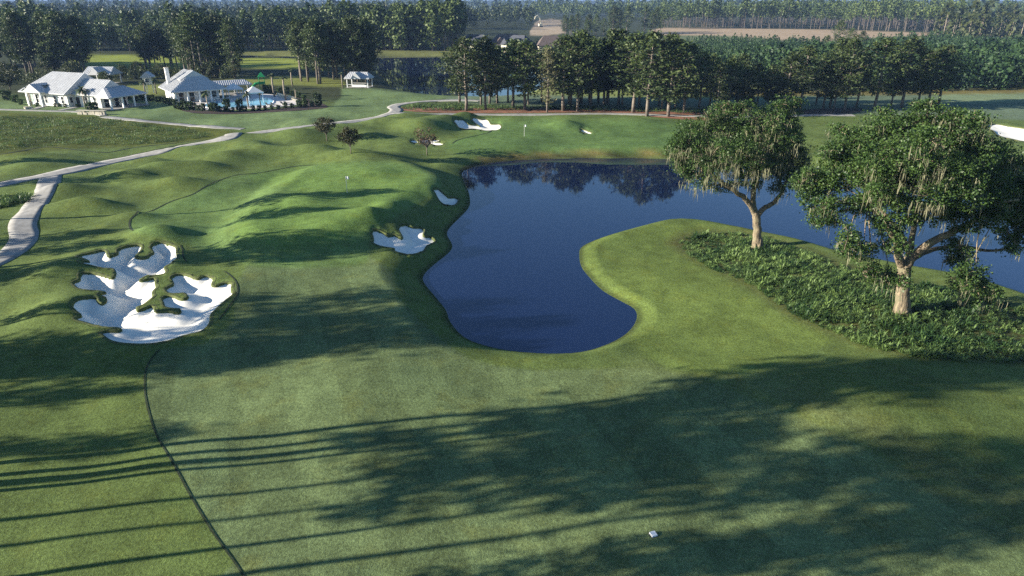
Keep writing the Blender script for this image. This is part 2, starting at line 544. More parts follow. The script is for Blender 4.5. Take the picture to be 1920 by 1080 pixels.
c = mixc(nt, remap(nt, g, .5, .7, 0, .6), c, (.16, .17, .09))
L.new(c, bs.inputs['Base Color']); bs.inputs['Roughness'].default_value = .9; bump(nt, bs, f, .9, .12)
M['oak_bark'] = m
M['pine'] = leaf_mat('pine_needles', (.020, .040, .015), (.088, .118, .032), .2)
M['pine_thin'] = leaf_mat('thin_pine_needles', (.09, .10, .045), (.17, .16, .08), .25)
M['hard'] = leaf_mat('hardwood_leaves', (.025, .045, .014), (.085, .10, .03), .25)
M['young'] = leaf_mat('young_pine_needles', (.022, .052, .022), (.06, .11, .035), .25)
M['oak'] = leaf_mat('oak_leaves', (.022, .052, .014), (.090, .150, .036), .25, .45, .1)
M['moss'] = leaf_mat('spanish_moss', (.15, .155, .09), (.30, .285, .18), .3, .9, .1)
M['frond'] = leaf_mat('palmetto_fronds', (.028, .068, .020), (.165, .245, .070), .3, .5, .1)
M['myrtle'] = leaf_mat('myrtle_leaves', (.035, .045, .016), (.12, .11, .045), .25)
M['myrtle_red'] = leaf_mat('reddish_myrtle_leaves', (.055, .035, .018), (.16, .095, .05), .25)
M['shrub'] = leaf_mat('shrub_leaves', (.02, .045, .015), (.07, .11, .03), .2)
M['palm'] = leaf_mat('palm_fronds', (.03, .05, .018), (.10, .12, .045), .2)
M['white'] = simple('white_painted_siding', (.80, .78, .74), .7, .05, .6)
M['trim'] = simple('white_trim', (.82, .82, .80), .6, .04, .6)
M['roof'] = simple('standing_seam_metal', (.50, .505, .51), .5, .10, .5, metal=.12)
M['glass'] = simple('dark_window_glass', (.02, .025, .03), .12, .2, .8)
M['shutter'] = simple('pale_green_shutter', (.35, .50, .40), .6, .1, 1.0)
M['door'] = simple('dark_door', (.035, .03, .028), .5, .2, 1.0)
M['stone'] = simple('pale_stone', (.45, .41, .33), .85, .25, 1.2, bump_s=.3)
M['canvas'] = simple('white_canvas', (.78, .76, .72), .8, .05, 1.0)
M['shingle'] = simple('brown_shingle', (.11, .085, .075), .85, .25, .8)
M['slate'] = simple('grey_blue_shingle', (.055, .06, .075), .85, .25, .8)
M['cream'] = simple('cream_siding', (.62, .55, .42), .8, .08, .6)
M['green_plastic'] = simple('green_plastic', (.03, .32, .10), .4, .1, 1.0)
M['chair_dark'] = simple('dark_mesh', (.03, .045, .06), .6, .2, 1.0)
M['chair_tan'] = simple('tan_sling', (.62, .56, .40), .7, .1, 1.0)
M['flag'] = simple('white_flag_cloth', (.82, .82, .80), .7, .03, 1.0)
M['yellow'] = simple('pale_machine_paint', (.60, .56, .42), .5, .15, 1.0)
M['steel'] = simple('dark_steel', (.05, .05, .05), .5, .2, 1.0)
M['dirt'] = simple('bare_soil', (.40, .27, .17), .95, .3, .06, 'geo')

# ------------------------------------------------------------------ the ground
fine = np.arange(-43.5, 43.5, 0.115)
bear = np.radians(np.concatenate([np.arange(-80, -43.5, .75), fine, np.arange(43.5, 80.1, .75)]))
pys = np.concatenate([np.arange(1150, 60, -2.6), np.arange(60, 14, -2.0)])
rr = G(np.full(pys.shape, 960.), pys)[1]
rr = np.concatenate([[4, 8, 12, 16], rr[rr > 18], [2600, 3200, 4000, 5200, 7000, 10000, 15000]])
B_, R_ = np.meshgrid(bear, rr)
gx = (R_ * np.sin(B_)).ravel(); gy = (R_ * np.cos(B_)).ravel()
gz = hfull(gx, gy)
qx, qy = P(gx, gy, gz)
qx = qx.copy(); behind = gy < 5

C_ROUGH = (.100, .138, .040)
C_FAIR = (.112, .149, .062)
C_GREEN = (.118, .188, .048)
C_APRON = (.108, .168, .052)
C_TALL = (.080, .094, .020)
C_LAWN = (.120, .170, .070)
C_WOOD = (.040, .048, .022)
gcol = np.tile(np.array(C_ROUGH), (len(gx), 1))
zones = [  # outline in photo pixels, softness px, colour
    ([(-700, 170), (2700, 170), (2700, -60), (-700, -60)], 14, C_WOOD),
    ([(-400, 210), (190, 217), (300, 226), (440, 246), (400, 262), (250, 275), (130, 280), (0, 292), (-400, 330)], 3, C_TALL),
    ([(180, 214), (330, 205), (620, 200), (640, 165), (760, 172), (860, 182), (740, 196), (720, 214), (620, 228), (480, 244), (300, 226)], 4, C_LAWN),
    ([(-20, 200), (-20, 190), (320, 186), (330, 205), (180, 214)], 3, C_LAWN),
    ([(150, 103), (330, 106), (560, 110), (570, 129), (440, 127), (150, 129)], 1.5, (.20, .235, .045)),
    ([(430, 146), (560, 142), (640, 150), (640, 163), (560, 160), (430, 158)], 2, (.155, .175, .045)),
    ([(240, 158), (310, 160), (310, 178), (240, 178)], 2, (.16, .18, .05)),
    ([(430, 92), (850, 92), (850, 106), (690, 107), (430, 103)], 1.2, (.13, .14, .05)),
    ([(690, 120), (740, 116), (752, 130), (730, 140), (700, 134)], 1.5, (.18, .15, .05)),
    ([(840, 182), (1000, 170), (1400, 172), (1920, 182), (2400, 185), (2400, 250), (1920, 225), (1500, 212), (1250, 206), (950, 200), (860, 192)], 2, (.115, .155, .095)),
    ([(960, 163), (1260, 160), (1500, 165), (1500, 181), (1240, 183), (960, 176)], 2, (.17, .20, .06)),
    ([(1770, 177), (1920, 173), (2400, 176), (2400, 190), (1920, 191), (1780, 192)], 1.5, (.17, .22, .12)),
    ([(1330, 168), (1560, 172), (1920, 166), (2400, 168), (2400, 174), (1920, 175), (1560, 180), (1330, 178)], 1.5, (.15, .13, .045)),
    ([(1236, 52), (1440, 54), (1560, 56), (1740, 62), (1740, 68), (1580, 74), (1560, 80), (1440, 74), (1330, 68), (1236, 66)], 1.0, (.33, .25, .165)),
    ([(1240, 66), (1420, 70), (1420, 76), (1240, 76)], 1, (.11, .13, .06)),
    ([(1010, 38), (1056, 38), (1060, 62), (995, 66), (1000, 50)], 1.0, (.33, .26, .18)),
    # hole: fairway, apron, greens
    ([(300, 655), (282, 675), (272, 700), (272, 740), (282, 785), (298, 825), (325, 870), (360, 935), (400, 1000), (440, 1055), (520, 1180), (2300, 1180), (2100, 1080), (1920, 1000),
      (1760, 920), (1640, 850), (1520, 790), (1400, 742), (1300, 706), (1180, 690), (1000, 694), (880, 672), (800, 612), (742, 550), (735, 512), (690, 480), (640, 470), (500, 470), (440, 540), (440, 600), (380, 645)], 4, C_FAIR),
    ([(250, 436), (243, 425), (245, 410), (258, 402), (285, 395), (320, 378), (360, 365), (385, 350), (420, 335), (445, 328), (480, 325), (520, 318), (560, 311), (620, 305), (740, 303), (800, 322), (826, 345),
      (800, 372), (760, 395), (715, 430), (690, 455), (690, 490), (640, 500), (480, 500), (380, 470), (330, 450)], 6, C_APRON),
    ([(470, 330), (560, 318), (640, 312), (740, 312), (790, 326), (816, 347), (800, 365), (750, 388), (700, 425), (640, 450), (520, 462), (440, 440), (470, 395), (545, 355), (500, 345)], 14, C_GREEN),
    ([(848, 269), (865, 260), (915, 247), (960, 240), (1100, 236), (1260, 240), (1400, 262), (1300, 282), (1000, 284), (860, 284)], 2.5, (.09, .165, .045)),
    ([(820, 232), (930, 222), (1250, 224), (1290, 250), (1270, 292), (1000, 290), (860, 290), (840, 268), (900, 250)], 10, (.088, .145, .045)),
    ([(1180, 690), (1300, 706), (1400, 742), (1520, 790), (1640, 850), (1760, 920), (1920, 1000), (2100, 1080), (2200, 1060), (2000, 930), (1760, 840), (1560, 740), (1380, 690), (1250, 670)], 45, (.106, .132, .050)),
    ([(862, 318), (890, 305), (950, 294), (1060, 289), (1160, 288), (1290, 290), (1420, 296), (1420, 306), (1270, 300), (1160, 298.5), (1050, 300), (960, 304), (900, 313), (870, 330)], 2.5, (.050, .048, .022)),  # far pond bank: undercut shade and dim reflection put into the colour
    ([(900, 294), (1060, 284), (1290, 283), (1290, 289), (1060, 289), (910, 301)], 3, (.135, .115, .040)),
    # banks and the point
    ([(1092, 462), (1190, 428), (1330, 417), (1500, 455), (1400, 440), (1290, 450), (1280, 470), (1480, 600), (1560, 640), (1400, 700), (1250, 690), (1180, 640), (1205, 600), (1150, 550), (1098, 505)], 8, (.120, .164, .042)),
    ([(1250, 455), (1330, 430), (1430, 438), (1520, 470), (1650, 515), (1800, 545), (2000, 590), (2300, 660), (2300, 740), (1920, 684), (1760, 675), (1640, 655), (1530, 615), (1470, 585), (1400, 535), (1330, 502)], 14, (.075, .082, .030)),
]
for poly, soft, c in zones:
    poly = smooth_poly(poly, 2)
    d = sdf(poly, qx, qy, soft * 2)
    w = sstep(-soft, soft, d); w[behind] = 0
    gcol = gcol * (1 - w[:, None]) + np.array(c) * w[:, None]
# mowing passes on the fairway: alternate nap direction, shown by lighter and darker colour
stripe = 1 + 0.085 * np.sign(np.sin((gx * 0.93 + gy * 0.36) * 2 * np.pi / 7.5))
isf = np.exp(-((gcol - np.array(C_FAIR)) ** 2).sum(1) / (2 * .02 ** 2))
gcol *= (1 + (stripe - 1) * isf)[:, None]
# longer dark sedge along the waterline
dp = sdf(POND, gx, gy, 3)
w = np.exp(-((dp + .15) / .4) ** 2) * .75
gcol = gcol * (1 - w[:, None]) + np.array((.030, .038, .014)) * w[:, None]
far = sstep(900, 2500, np.hypot(gx, gy))[:, None]
gcol = gcol * (1 - far) + np.array((.03, .04, .022)) * far
nb, nr = len(bear), len(rr)
i = np.arange(nr - 1)[:, None] * nb + np.arange(nb - 1)[None, :]
F = np.stack([i, i + 1, i + nb + 1, i + nb], -1).reshape(-1, 4)
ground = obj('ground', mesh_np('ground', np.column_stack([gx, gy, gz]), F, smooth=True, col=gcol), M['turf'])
tag(ground, kind='structure')


def sheet(name, poly, z, mat, kind='structure'):
    """flat sheet filling an outline (world xy)"""
    pts = [Vector((float(a), float(b))) for a, b in poly]
    v, e, f, *_ = delaunay_2d_cdt(pts, [], [list(range(len(pts)))], 1, 1e-5)
    me = bpy.data.meshes.new(name)
    me.from_pydata([(p.x, p.y, z) for p in v], [], [tuple(t) for t in f]); me.update()
    o = obj(name, me, mat)
    if kind: tag(o, kind=kind)
    return o


def grow(poly, d):
    nx = np.roll(poly, -1, 0) - np.roll(poly, 1, 0)
    n = np.column_stack([nx[:, 1], -nx[:, 0]]); n /= np.linalg.norm(n, axis=1)[:, None] + 1e-9
    area = np.sum(poly[:, 0] * np.roll(poly[:, 1], -1) - np.roll(poly[:, 0], -1) * poly[:, 1])
    return poly + n * d * (1 if area > 0 else -1)


sheet('pond_water', grow(POND, 1.2), WATER_Z, M['water'])
sheet('lake_water', grow(LAKE, 2.5), LAKE_Z, M['water'])

# sand bunkers: shaped sand floor with a turf lip
for b in bunkers:
    poly = b.poly
    seg = np.linalg.norm(np.roll(poly, -1, 0) - poly, axis=1)
    cx, cy = poly.mean(0)
    dist = math.hypot(cx, cy)
    h = 0.35 if dist < 90 else (.55 if dist < 150 else .8)
    xs = np.arange(poly[:, 0].min(), poly[:, 0].max(), h); ys = np.arange(poly[:, 1].min(), poly[:, 1].max(), h)
    X, Y = np.meshgrid(xs, ys); X = X.ravel() + rng.uniform(-.1, .1, X.size) * h; Y = Y.ravel() + rng.uniform(-.1, .1, Y.size) * h
    d = sdf(poly, X, Y); k = d > h * .4
    pts = [Vector((float(p), float(q))) for p, q in poly] + [Vector((float(p), float(q))) for p, q in zip(X[k], Y[k])]
    v, e, f, *_ = delaunay_2d_cdt(pts, [], [list(range(len(poly)))], 1, 1e-5)
    vx = np.array([p.x for p in v]); vy = np.array([p.y for p in v])
    vz = b.sand(vx, vy)
    root = empty('sand_bunker', (cx, cy, float(hbase(cx, cy)[0])))
    tag(root, b.label, 'bunker')
    F = np.array([t for t in f if len(t) == 3], int)
    loc = np.array(root.location)
    sand = obj('sand_floor', mesh_np('sand_floor', np.column_stack([vx, vy, vz]) - loc, F, smooth=True), M['sand'], root)
    # lip
    area = np.sum(poly[:, 0] * np.roll(poly[:, 1], -1) - np.roll(poly[:, 0], -1) * poly[:, 1])
    t = np.roll(poly, -1, 0) - np.roll(poly, 1, 0)
    nrm = np.column_stack([t[:, 1], -t[:, 0]]) * (1 if area > 0 else -1); nrm /= np.linalg.norm(nrm, axis=1)[:, None] + 1e-9
    prof = [(.28, None, .012), (.10, 0, .03), (-.02, 0, .01), (-.05, 1, -.2)]
    rings = []
    hb = hbase(poly[:, 0], poly[:, 1])
    for off, mode, dz in prof:
        q = poly + nrm * off
        if mode is None: z = hfull(q[:, 0], q[:, 1]) + dz
        elif mode == 0: z = hb + b.lip * math.exp(-((-max(off, 0) + .45) / .9) ** 2) + dz + .04 * rng.standard_normal(len(q)) * (off > 0)
        else: z = hb - .1 + dz
        rings.append(np.column_stack([q, z]))
    n = len(poly); V = np.concatenate(rings) - loc; F = []
    for r in range(3):
        j = np.arange(n); F.append(np.stack([r * n + j, r * n + (j + 1) % n, (r + 1) * n + (j + 1) % n, (r + 1) * n + j], 1))
    obj('turf_lip', mesh_np('turf_lip', V, np.concatenate(F), smooth=True), M['lip'], root)


def resample(xy, step):
    d = np.concatenate([[0], np.cumsum(np.linalg.norm(np.diff(xy, axis=0), axis=1))])
    s = np.linspace(0, d[-1], max(2, int(d[-1] / step) + 1))
    return np.column_stack([np.interp(s, d, xy[:, 0]), np.interp(s, d, xy[:, 1])])


def ribbon(name, px, hw, mat, lift=.05, step=.6, cols=5, thick=.12, kind='structure'):
    """strip of constant width laid over the terrain along a surveyed centreline"""
    p = smooth_poly(px, 6, closed=False)
    x, y, z = GT(p[:, 0], p[:, 1])
    xy = resample(np.column_stack([x, y]), step)
    for _ in range(3):
        xy[1:-1] = (xy[:-2] + 2 * xy[1:-1] + xy[2:]) / 4
    t = np.gradient(xy, axis=0); nn = np.column_stack([-t[:, 1], t[:, 0]]); nn /= np.linalg.norm(nn, axis=1)[:, None]
    offs = np.linspace(-hw, hw, cols)
    rows = []
    for k, o in enumerate(offs):
        q = xy + nn * o; rows.append(np.column_stack([q, hfull(q[:, 0], q[:, 1]) + lift]))
    if thick:
        for k, o in ((0, offs[0]), (-1, offs[-1])):
            q = xy + nn * (o * 1.01); r = np.column_stack([q, hfull(q[:, 0], q[:, 1]) + lift - thick])
            rows = [r] + rows if k == 0 else rows + [r]
    n = len(xy); V = np.concatenate(rows); F = []
    j = np.arange(n - 1)
    for r in range(len(rows) - 1):
        F.append(np.stack([r * n + j, r * n + j + 1, (r + 1) * n + j + 1, (r + 1) * n + j], 1)[:, ::-1])
    o = obj(name, mesh_np(name, V, np.concatenate(F), smooth=False), mat)
    if kind: tag(o, kind=kind)
    return o


ribbon('cart_path', [(-160, 380), (-60, 360), (0, 347), (60, 335), (110, 325), (200, 306), (300, 284), (400, 264), (500, 247), (580, 237), (650, 230), (700, 222), (735, 213), (744, 206), (738, 200), (760, 194), (800, 190), (860, 188), (900, 189)], 1.7, M['concrete'], .07)
ribbon('cart_path', [(738, 212), (800, 214), (900, 215), (1000, 215), (1100, 213.5), (1180, 214), (1260, 217), (1340, 219), (1440, 219), (1520, 216), (1600, 216)], 1.3, M['concrete'], .075)
ribbon('cart_path', [(96, 328), (90, 348), (78, 368), (62, 390), (48, 408), (42, 425), (46, 442), (36, 462), (8, 482), (-50, 510), (-120, 540)], 1.5, M['concrete'], .065)
ribbon('footpath', [(195, 219), (280, 228), (370, 236), (456, 242)], 1.1, M['concrete'], .06)
ribbon('footpath', [(-60, 204), (20, 206), (100, 208.5), (150, 210), (195, 217)], .9, M['concrete'], .06)
ribbon('footpath', [(112, 207), (135, 203), (152, 199)], .8, M['concrete'], .065)
ribbon('footpath', [(64, 205), (80, 200), (92, 197)], .8, M['concrete'], .065)
for nm, pts, w in [  # thin dark strips laid along fairway, green, bunker and path edges
    ('turf_edge_line', [(300, 655), (282, 675), (272, 700), (272, 740), (282, 785), (298, 825), (325, 870), (360, 935), (400, 1000), (440, 1055), (490, 1130)], .05),
    ('turf_edge_line', [(250, 436), (243, 425), (245, 410), (258, 402), (285, 395), (320, 378), (360, 365), (385, 350), (420, 335), (445, 328), (480, 325), (520, 318), (560, 311), (610, 309)], .11),
    ('turf_edge_line', zc([(1070, 95), (1095, 150), (1095, 200), (1130, 250)], 120, 440, 4.909), .07),
    ('turf_edge_line', zc([(1480, 340), (1540, 385), (1585, 440), (1600, 510), (1580, 590), (1520, 660), (1480, 720), (1430, 780)], 120, 440, 4.909), .07),
    ('turf_edge_line', [(-60, 300), (0, 290), (40, 283), (80, 276), (110, 277), (160, 283), (200, 286), (250, 277), (330, 268), (400, 260)], .22),
    ('turf_edge_line', [(848, 269), (860, 262), (890, 255), (915, 249), (932, 245)], .16),
    ('turf_edge_line', [(0, 341), (60, 330), (110, 320), (200, 301), (300, 279), (400, 260), (470, 248)], .22),
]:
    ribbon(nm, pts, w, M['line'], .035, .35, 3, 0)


def carpet(name, px, mat, lift=.04, step=1.2, kind='structure'):
    p = smooth_poly(px, 3)
    x, y, z = GT(p[:, 0], p[:, 1]); poly = np.column_stack([x, y])
    xs = np.arange(poly[:, 0].min(), poly[:, 0].max(), step); ys = np.arange(poly[:, 1].min(), poly[:, 1].max(), step)
    X, Y = np.meshgrid(xs, ys); X = X.ravel(); Y = Y.ravel(); k = sdf(poly, X, Y) > step * .3
    pts = [Vector((float(a), float(b))) for a, b in np.concatenate([poly, np.column_stack([X[k], Y[k]])])]
    v, e, f, *_ = delaunay_2d_cdt(pts, [], [list(range(len(poly)))], 1, 1e-5)
    vx = np.array([q.x for q in v]); vy = np.array([q.y for q in v])
    V = np.column_stack([vx, vy, hfull(vx, vy) + lift])
    o = obj(name, mesh_np(name, V, np.array([t for t in f if len(t) == 3]), smooth=True), mat)
    if kind: tag(o, kind=kind)
    return o, poly


carpet('pine_straw_bed', [(745, 206), (760, 201), (860, 203), (1000, 203), (1100, 205), (1200, 208), (1300, 211), (1420, 213), (1440, 218), (1360, 220), (1330, 226), (1280, 224), (1220, 219), (1150, 211.5), (1000, 212), (900, 212.5), (800, 211)], M['straw'], .05)
carpet('pine_straw_bed', [(1500, 206), (1600, 203), (1620, 208), (1580, 214), (1510, 214)], M['mulch'], .05)

# ------------------------------------------------------------------ trees
def pine_proto(seed, H=16.0, cb=.26, R=3.6, nb=54, per=3, nl=14, leaf=.56, sparse=0.0, tr0=.24):
    r = np.random.default_rng(seed)
    tb = MB()
    lean = r.normal(0, .25, 2)
    tr = [(lean[0] * t ** 1.5 + .12 * math.sin(5 * t + seed), lean[1] * t ** 1.5, H * t * .97) for t in np.linspace(0, 1, 9)]
    tb.tube([(0, 0, -.3)] + tr[1:], [tr0 * (1 - .8 * t) + .02 for t in np.linspace(0, 1, 9)], 7)
    Vs = []; tones = []
    for i in range(nb):
        t = cb + (1 - cb) * ((i + r.uniform(0, .9)) / nb)
        if r.random() < sparse: continue
        ang = i * 2.39996 + r.normal(0, .35)
        u = (t - cb) / (1 - cb)
        prof = (0.55 + 1.1 * u) if u < .4 else (1.0 - ((u - .4) / .6) ** 1.7 * .92)
        Lb = R * prof * r.uniform(.55, 1.2)
        k = min(int(t * 8), 7); f = t * 8 - k
        base = np.array(tr[k]) * (1 - f) + np.array(tr[k + 1]) * f
        rise = r.uniform(-.02, .3) + .35 * u
        dirv = np.array([math.cos(ang), math.sin(ang), rise])
        tip = base + dirv * Lb
        tb.tube([base, base + dirv * Lb * .55 - np.array([0, 0, .08]), tip], [.055, .035, .012], 4, False)
        for c in range(per):
            s = .40 + .6 * (c + r.uniform(.1, .9)) / per
            ctr = base + dirv * Lb * s + r.normal(0, .18, 3)
            n = int(nl * r.uniform(.6, 1.3))
            pts = ctr + r.normal(0, 1, (n, 3)) * np.array([.50, .50, .26]) * (.75 + .35 * Lb / R)
            V, F = leaves(pts, leaf, r, .5)
            Vs.append(V); tones.append(np.full(n, np.clip(r.normal(.45, .22), 0, 1)) + r.normal(0, .1, n))
    top = np.array(tr[-1]); pts = top + r.normal(0, 1, (26, 3)) * np.array([.45, .45, .5])
    V, F = leaves(pts, leaf, r, .5); Vs.append(V); tones.append(np.full(26, .6))
    V = np.concatenate(Vs); tone = np.clip(np.concatenate(tones), 0, 1)
    crown = mesh_np('crown', V, np.arange(len(V)).reshape(-1, 4), tone=tone)
    return tb.mesh('trunk', True), crown


def round_proto(seed, H, cb, R, ncl, nl, leaf, stems=1, flat=.8):
    """broadleaf crown made of clumps spread through an uneven volume"""
    r = np.random.default_rng(seed)
    tb = MB()
    fork = H * cb * .8
    if stems == 1: tb.tube([(0, 0, -.2), (0.03 * H * .3, 0, fork * .6), (0, 0, fork)], [H * .022, H * .018, H * .015], 7)
    Vs = []; tones = []
    cz = H * (cb + 1) / 2; hz = H * (1 - cb) / 2
    for i in range(ncl):
        d = r.normal(size=3); d /= np.linalg.norm(d); s = r.uniform(.45, 1.0) ** .6
        c = np.array([d[0] * R * s, d[1] * R * s, cz + d[2] * hz * s * .92]) * np.array([1 + .15 * math.sin(3 * seed + d[2] * 4), 1, 1])
        if stems > 1:
            a = 2 * math.pi * i / ncl
            if i % 4 == 0: tb.tube([(.06 * math.cos(a), .06 * math.sin(a), -.1), (c[0] * .35, c[1] * .35, fork), c], [H * .014, H * .011, H * .003], 5, False)
        elif i % 3 == 0:
            tb.tube([(0, 0, fork * .9), (c[0] * .4, c[1] * .4, (fork + c[2]) * .5 + .1), c], [H * .012, H * .007, H * .002], 5, False)
        n = int(nl * r.uniform(.5, 1.4)); rad = R * r.uniform(.18, .34)
        pts = c + r.normal(0, .6, (n, 3)) * rad * np.array([1, 1, flat])
        V, F = leaves(pts, leaf, r, .6)
        Vs.append(V); tones.append(np.clip(r.normal(.45, .25), 0, 1) + r.normal(0, .12, n))
    V = np.concatenate(Vs)
    return tb.mesh('trunk', True), mesh_np('crown', V, np.arange(len(V)).reshape(-1, 4), tone=np.clip(np.concatenate(tones), 0, 1))


PINES = [pine_proto(11), pine_proto(12, R=4.1, cb=.22, nb=60), pine_proto(13, R=3.2, cb=.30), pine_proto(14, R=4.0, cb=.2, nb=62), pine_proto(15, R=3.3, cb=.34, nb=50), pine_proto(16, R=4.4, cb=.24, nb=62)]
THIN = pine_proto(21, R=2.9, cb=.14, nb=64, per=3, nl=9, leaf=.5, sparse=.1)
TALLP = [pine_proto(31, H=16, cb=.56, R=3.0, nb=36), pine_proto(32, H=16, cb=.6, R=2.7, nb=32), pine_proto(33, H=16, cb=.52, R=3.2, nb=38)]
SHADEP = [pine_proto(91 + q, H=16, cb=(.66, .70, .64, .72)[q], R=(2.1, 1.8, 2.2, 1.9)[q], nb=26, per=3, nl=15, leaf=.5, sparse=.12, tr0=.14) for q in range(4)]
HARD = [round_proto(41, 14, .12, 5.0, 70, 40, .75), round_proto(42, 12, .15, 5.4, 70, 40, .75)]
for p in PINES + TALLP + SHADEP + HARD + [THIN]:
    p[0].materials.append(M['bark']); 
for p in PINES + TALLP + SHADEP: p[1].materials.append(M['pine'])
THIN[1].materials.append(M['pine_thin'])
for p in HARD: p[1].materials.append(M['hard'])


def tree(proto, loc, height, ref, name, label, cat, group=None, rz=None, wide=1.0):
    root = empty(name, loc, random.uniform(0, 6.28) if rz is None else rz)
    s = height / ref
    root.scale = (s * wide, s * wide, s)
    tag(root, label, cat, group)
    for nm, me in (('trunk', proto[0]), ('crown', proto[1])):
        o = bpy.data.objects.new(nm, me); o.parent = root; COL.objects.link(o)
    return root


# shade pines: a stand just left of the frame; what is given is the middle of each crown's shadow
SHD = np.array([math.cos(SHADOW_AZ), math.sin(SHADOW_AZ)])
COT = 1 / math.tan(SUN_ELEV)
shade = [
    (1050, 792, 22), (1000, 850, 20), (1090, 880, 21), (1470, 722, 24), (1650, 690, 26), (1850, 700, 27), (1320, 770, 20), (1180, 830, 20),
    (1470, 890, 21), (1520, 1010, 18), (1170, 1052, 14), (1830, 890, 26), (1800, 985, 20),
    (130, 840, 15), (60, 695, 15), (70, 745, 13), (540, 600, 19), (690, 640, 21), (660, 560, 20), (430, 655, 19), (580, 640, 20), (760, 590, 21),
    (30, 650, 14, 1), (110, 662, 15, 1), (200, 672, 16, 1), (-40, 690, 14, 1), (20, 700, 14, 1), (90, 500, 14, 1), (0, 520, 13, 1), (120, 575, 10), (120, 466, 14, 1), (330, 690, 16),
    (570, 470, 18, 1), (690, 458, 19, 1), (650, 365, 19, 1), (570, 395, 18), (110, 445, 15, 1), (180, 335, 16, 1), (70, 303, 15, 1),
]
for k, (px, py, h, *dense) in enumerate(shade):
    c = gp(px, py)
    off = .83 * h * COT
    x, y = c.x - SHD[0] * off, c.y - SHD[1] * off
    z = float(hfull(x, y)[0])
    for _ in range(40):                       # keep the whole tree outside the view: slide back along the light, growing taller
        bx, by = P(np.array([x]), np.array([y]), np.array([z]))
        if bx[0] < -4.2 * FPX / max(10, y * CP + 20 * SP) * (h / 16) or y < 6: break
        h *= 1.03; off = .83 * h * COT; x, y = c.x - SHD[0] * off, c.y - SHD[1] * off
    tree(TALLP[k % 3] if dense else SHADEP[k % 4], (x, y, z), h, 16, 'pine_tree', 'tall pine standing left of the fairway beyond the frame', 'tree', 'pines left of the fairway casting long shadows')

# the row of pines behind the far green: base pixel, top pixel row, look
row = [
    (874, 208, 68, 0, 'pine with bare lower trunk at the left end of the row behind the far green'),
    (911, 206, 70, 3, 'full dark pine second from the left end of the row behind the far green'),
    (862, 193, 84, 1, 'lower pine standing just behind the leftmost pine of the row'),
    (902, 197, 78, 2, None), (918, 196, 74, 5, None), (962, 202, 84, 4, None),
    (984, 206, 76, 1, 'broad pine left of the thin pale tree in the row'),
    (991, 197, 88, 2, None), (1056, 208, 66, 5, 'pine directly right of the thin pale tree in the row'),
    (1070, 200, 72, 0, None), (1083, 209, 60, 3, 'tall straight pine above the middle of the red pine straw'),
    (1107, 201, 64, 1, None), (1086, 196, 68, 4, None), (1133, 196, 70, 2, None), (1140, 195, 66, 5, None), (1160, 196, 66, 0, None), (1167, 197, 76, 2, None),
    (1187, 211, 62, 1, 'tall pine with pale trunk left of the pine growing at the path edge'),
    (1198, 202, 70, 3, None), (1213, 218, 58, 5, 'big wide pine growing at the very edge of the cart path'),
    (1235, 199, 70, 0, None), (1241, 206, 72, 4, None), (1253, 219, 70, 3, 'pine with pale trunk at the path edge close to the left oak top'),
    (1266, 206, 74, 2, None), (1282, 211, 80, 1, 'pine with bright pale trunk above the left tip of the left oak'),
    (1341, 221, 118, 4, 'small pine behind the top of the left oak'), (1310, 204, 84, 5, None), (1330, 200, 92, 3, None), (1365, 205, 110, 3, None),
    (1400, 206, 104, 1, None), (1440, 204, 96, 5, None), (1470, 208, 92, 3, None), (1380, 198, 96, 0, None), (1420, 196, 104, 2, None),
    (1500, 206, 84, 0, 'tall pine just right of the gap above the left oak'), (1543, 204, 78, 1, None), (1556, 201, 80, 4, None), (1562, 207, 74, 5, None),
    (1583, 208, 70, 3, 'tall pine above the dark mulch between the two oaks'), (1605, 200, 76, 2, None), (1638, 205, 72, 5, 'leaning pine with bare trunk above the right oak'),
    (1670, 200, 76, 3, None), (1690, 202, 70, 1, 'broad pine over the left top of the right oak'), (1720, 196, 78, 3, None), (1740, 197, 72, 5, None), (1760, 194, 84, 0, 'rightmost pine of the row above the right oak'),
    (1530, 196, 82, 2, None), (1480, 196, 88, 4, None),
]
RR = random.Random(9)
row += [(RR.uniform(930, 1345), RR.uniform(189, 196), RR.uniform(66, 84), RR.randrange(6), None) for _ in range(16)]
for (px, py, top, k, lab) in row:
    c = gp(px, py)
    # height from the sight line to the treetop
    v = (top - 540) / FPX; dz = -SP - v * CP; dy = CP - v * SP
    h = CAM_H + dz / dy * c.y - c.z
    if lab is None: h *= RR.uniform(.74, 1.14)
    tree(PINES[k], c, h, 16, 'pine_tree', wide=RR.uniform(1.15, 1.6), label=lab or 'dark green pine standing among others in the row behind the far green', cat='tree', group='pines in the row behind the far green')
c = gp(1026, 211)
tree(THIN, c, 15.5, 16, 'thin_pine_tree', 'thin yellowish tree with sparse pale branches in the pine row', 'tree')
for (px, py, h, lab) in [(1355, 202, 8, 'low dark bushy tree behind the left oak'), (1450, 202, 8.5, 'dark bushy tree over the crown of the left oak'), (1395, 208, 6.5, 'small bushy tree at the upper left of the left oak')]:
    tree(HARD[0], gp(px, py), h, 14, 'bushy_tree', lab, 'tree')

# clumps of pines behind the clubhouse and by the lake
def topz(c, top):
    v = (top - 540) / FPX; dz = -SP - v * CP; dy = CP - v * SP
    return CAM_H + dz / dy * c.y - c.z


def stand(specs, label, group, protos=PINES):
    for k, (px, py, top) in enumerate(specs):
        c = gp(px, py)
        tree(protos[(k * 5 + 1) % len(protos)], c, topz(c, top), 16, 'pine_tree', label, 'tree', group, wide=1.1)


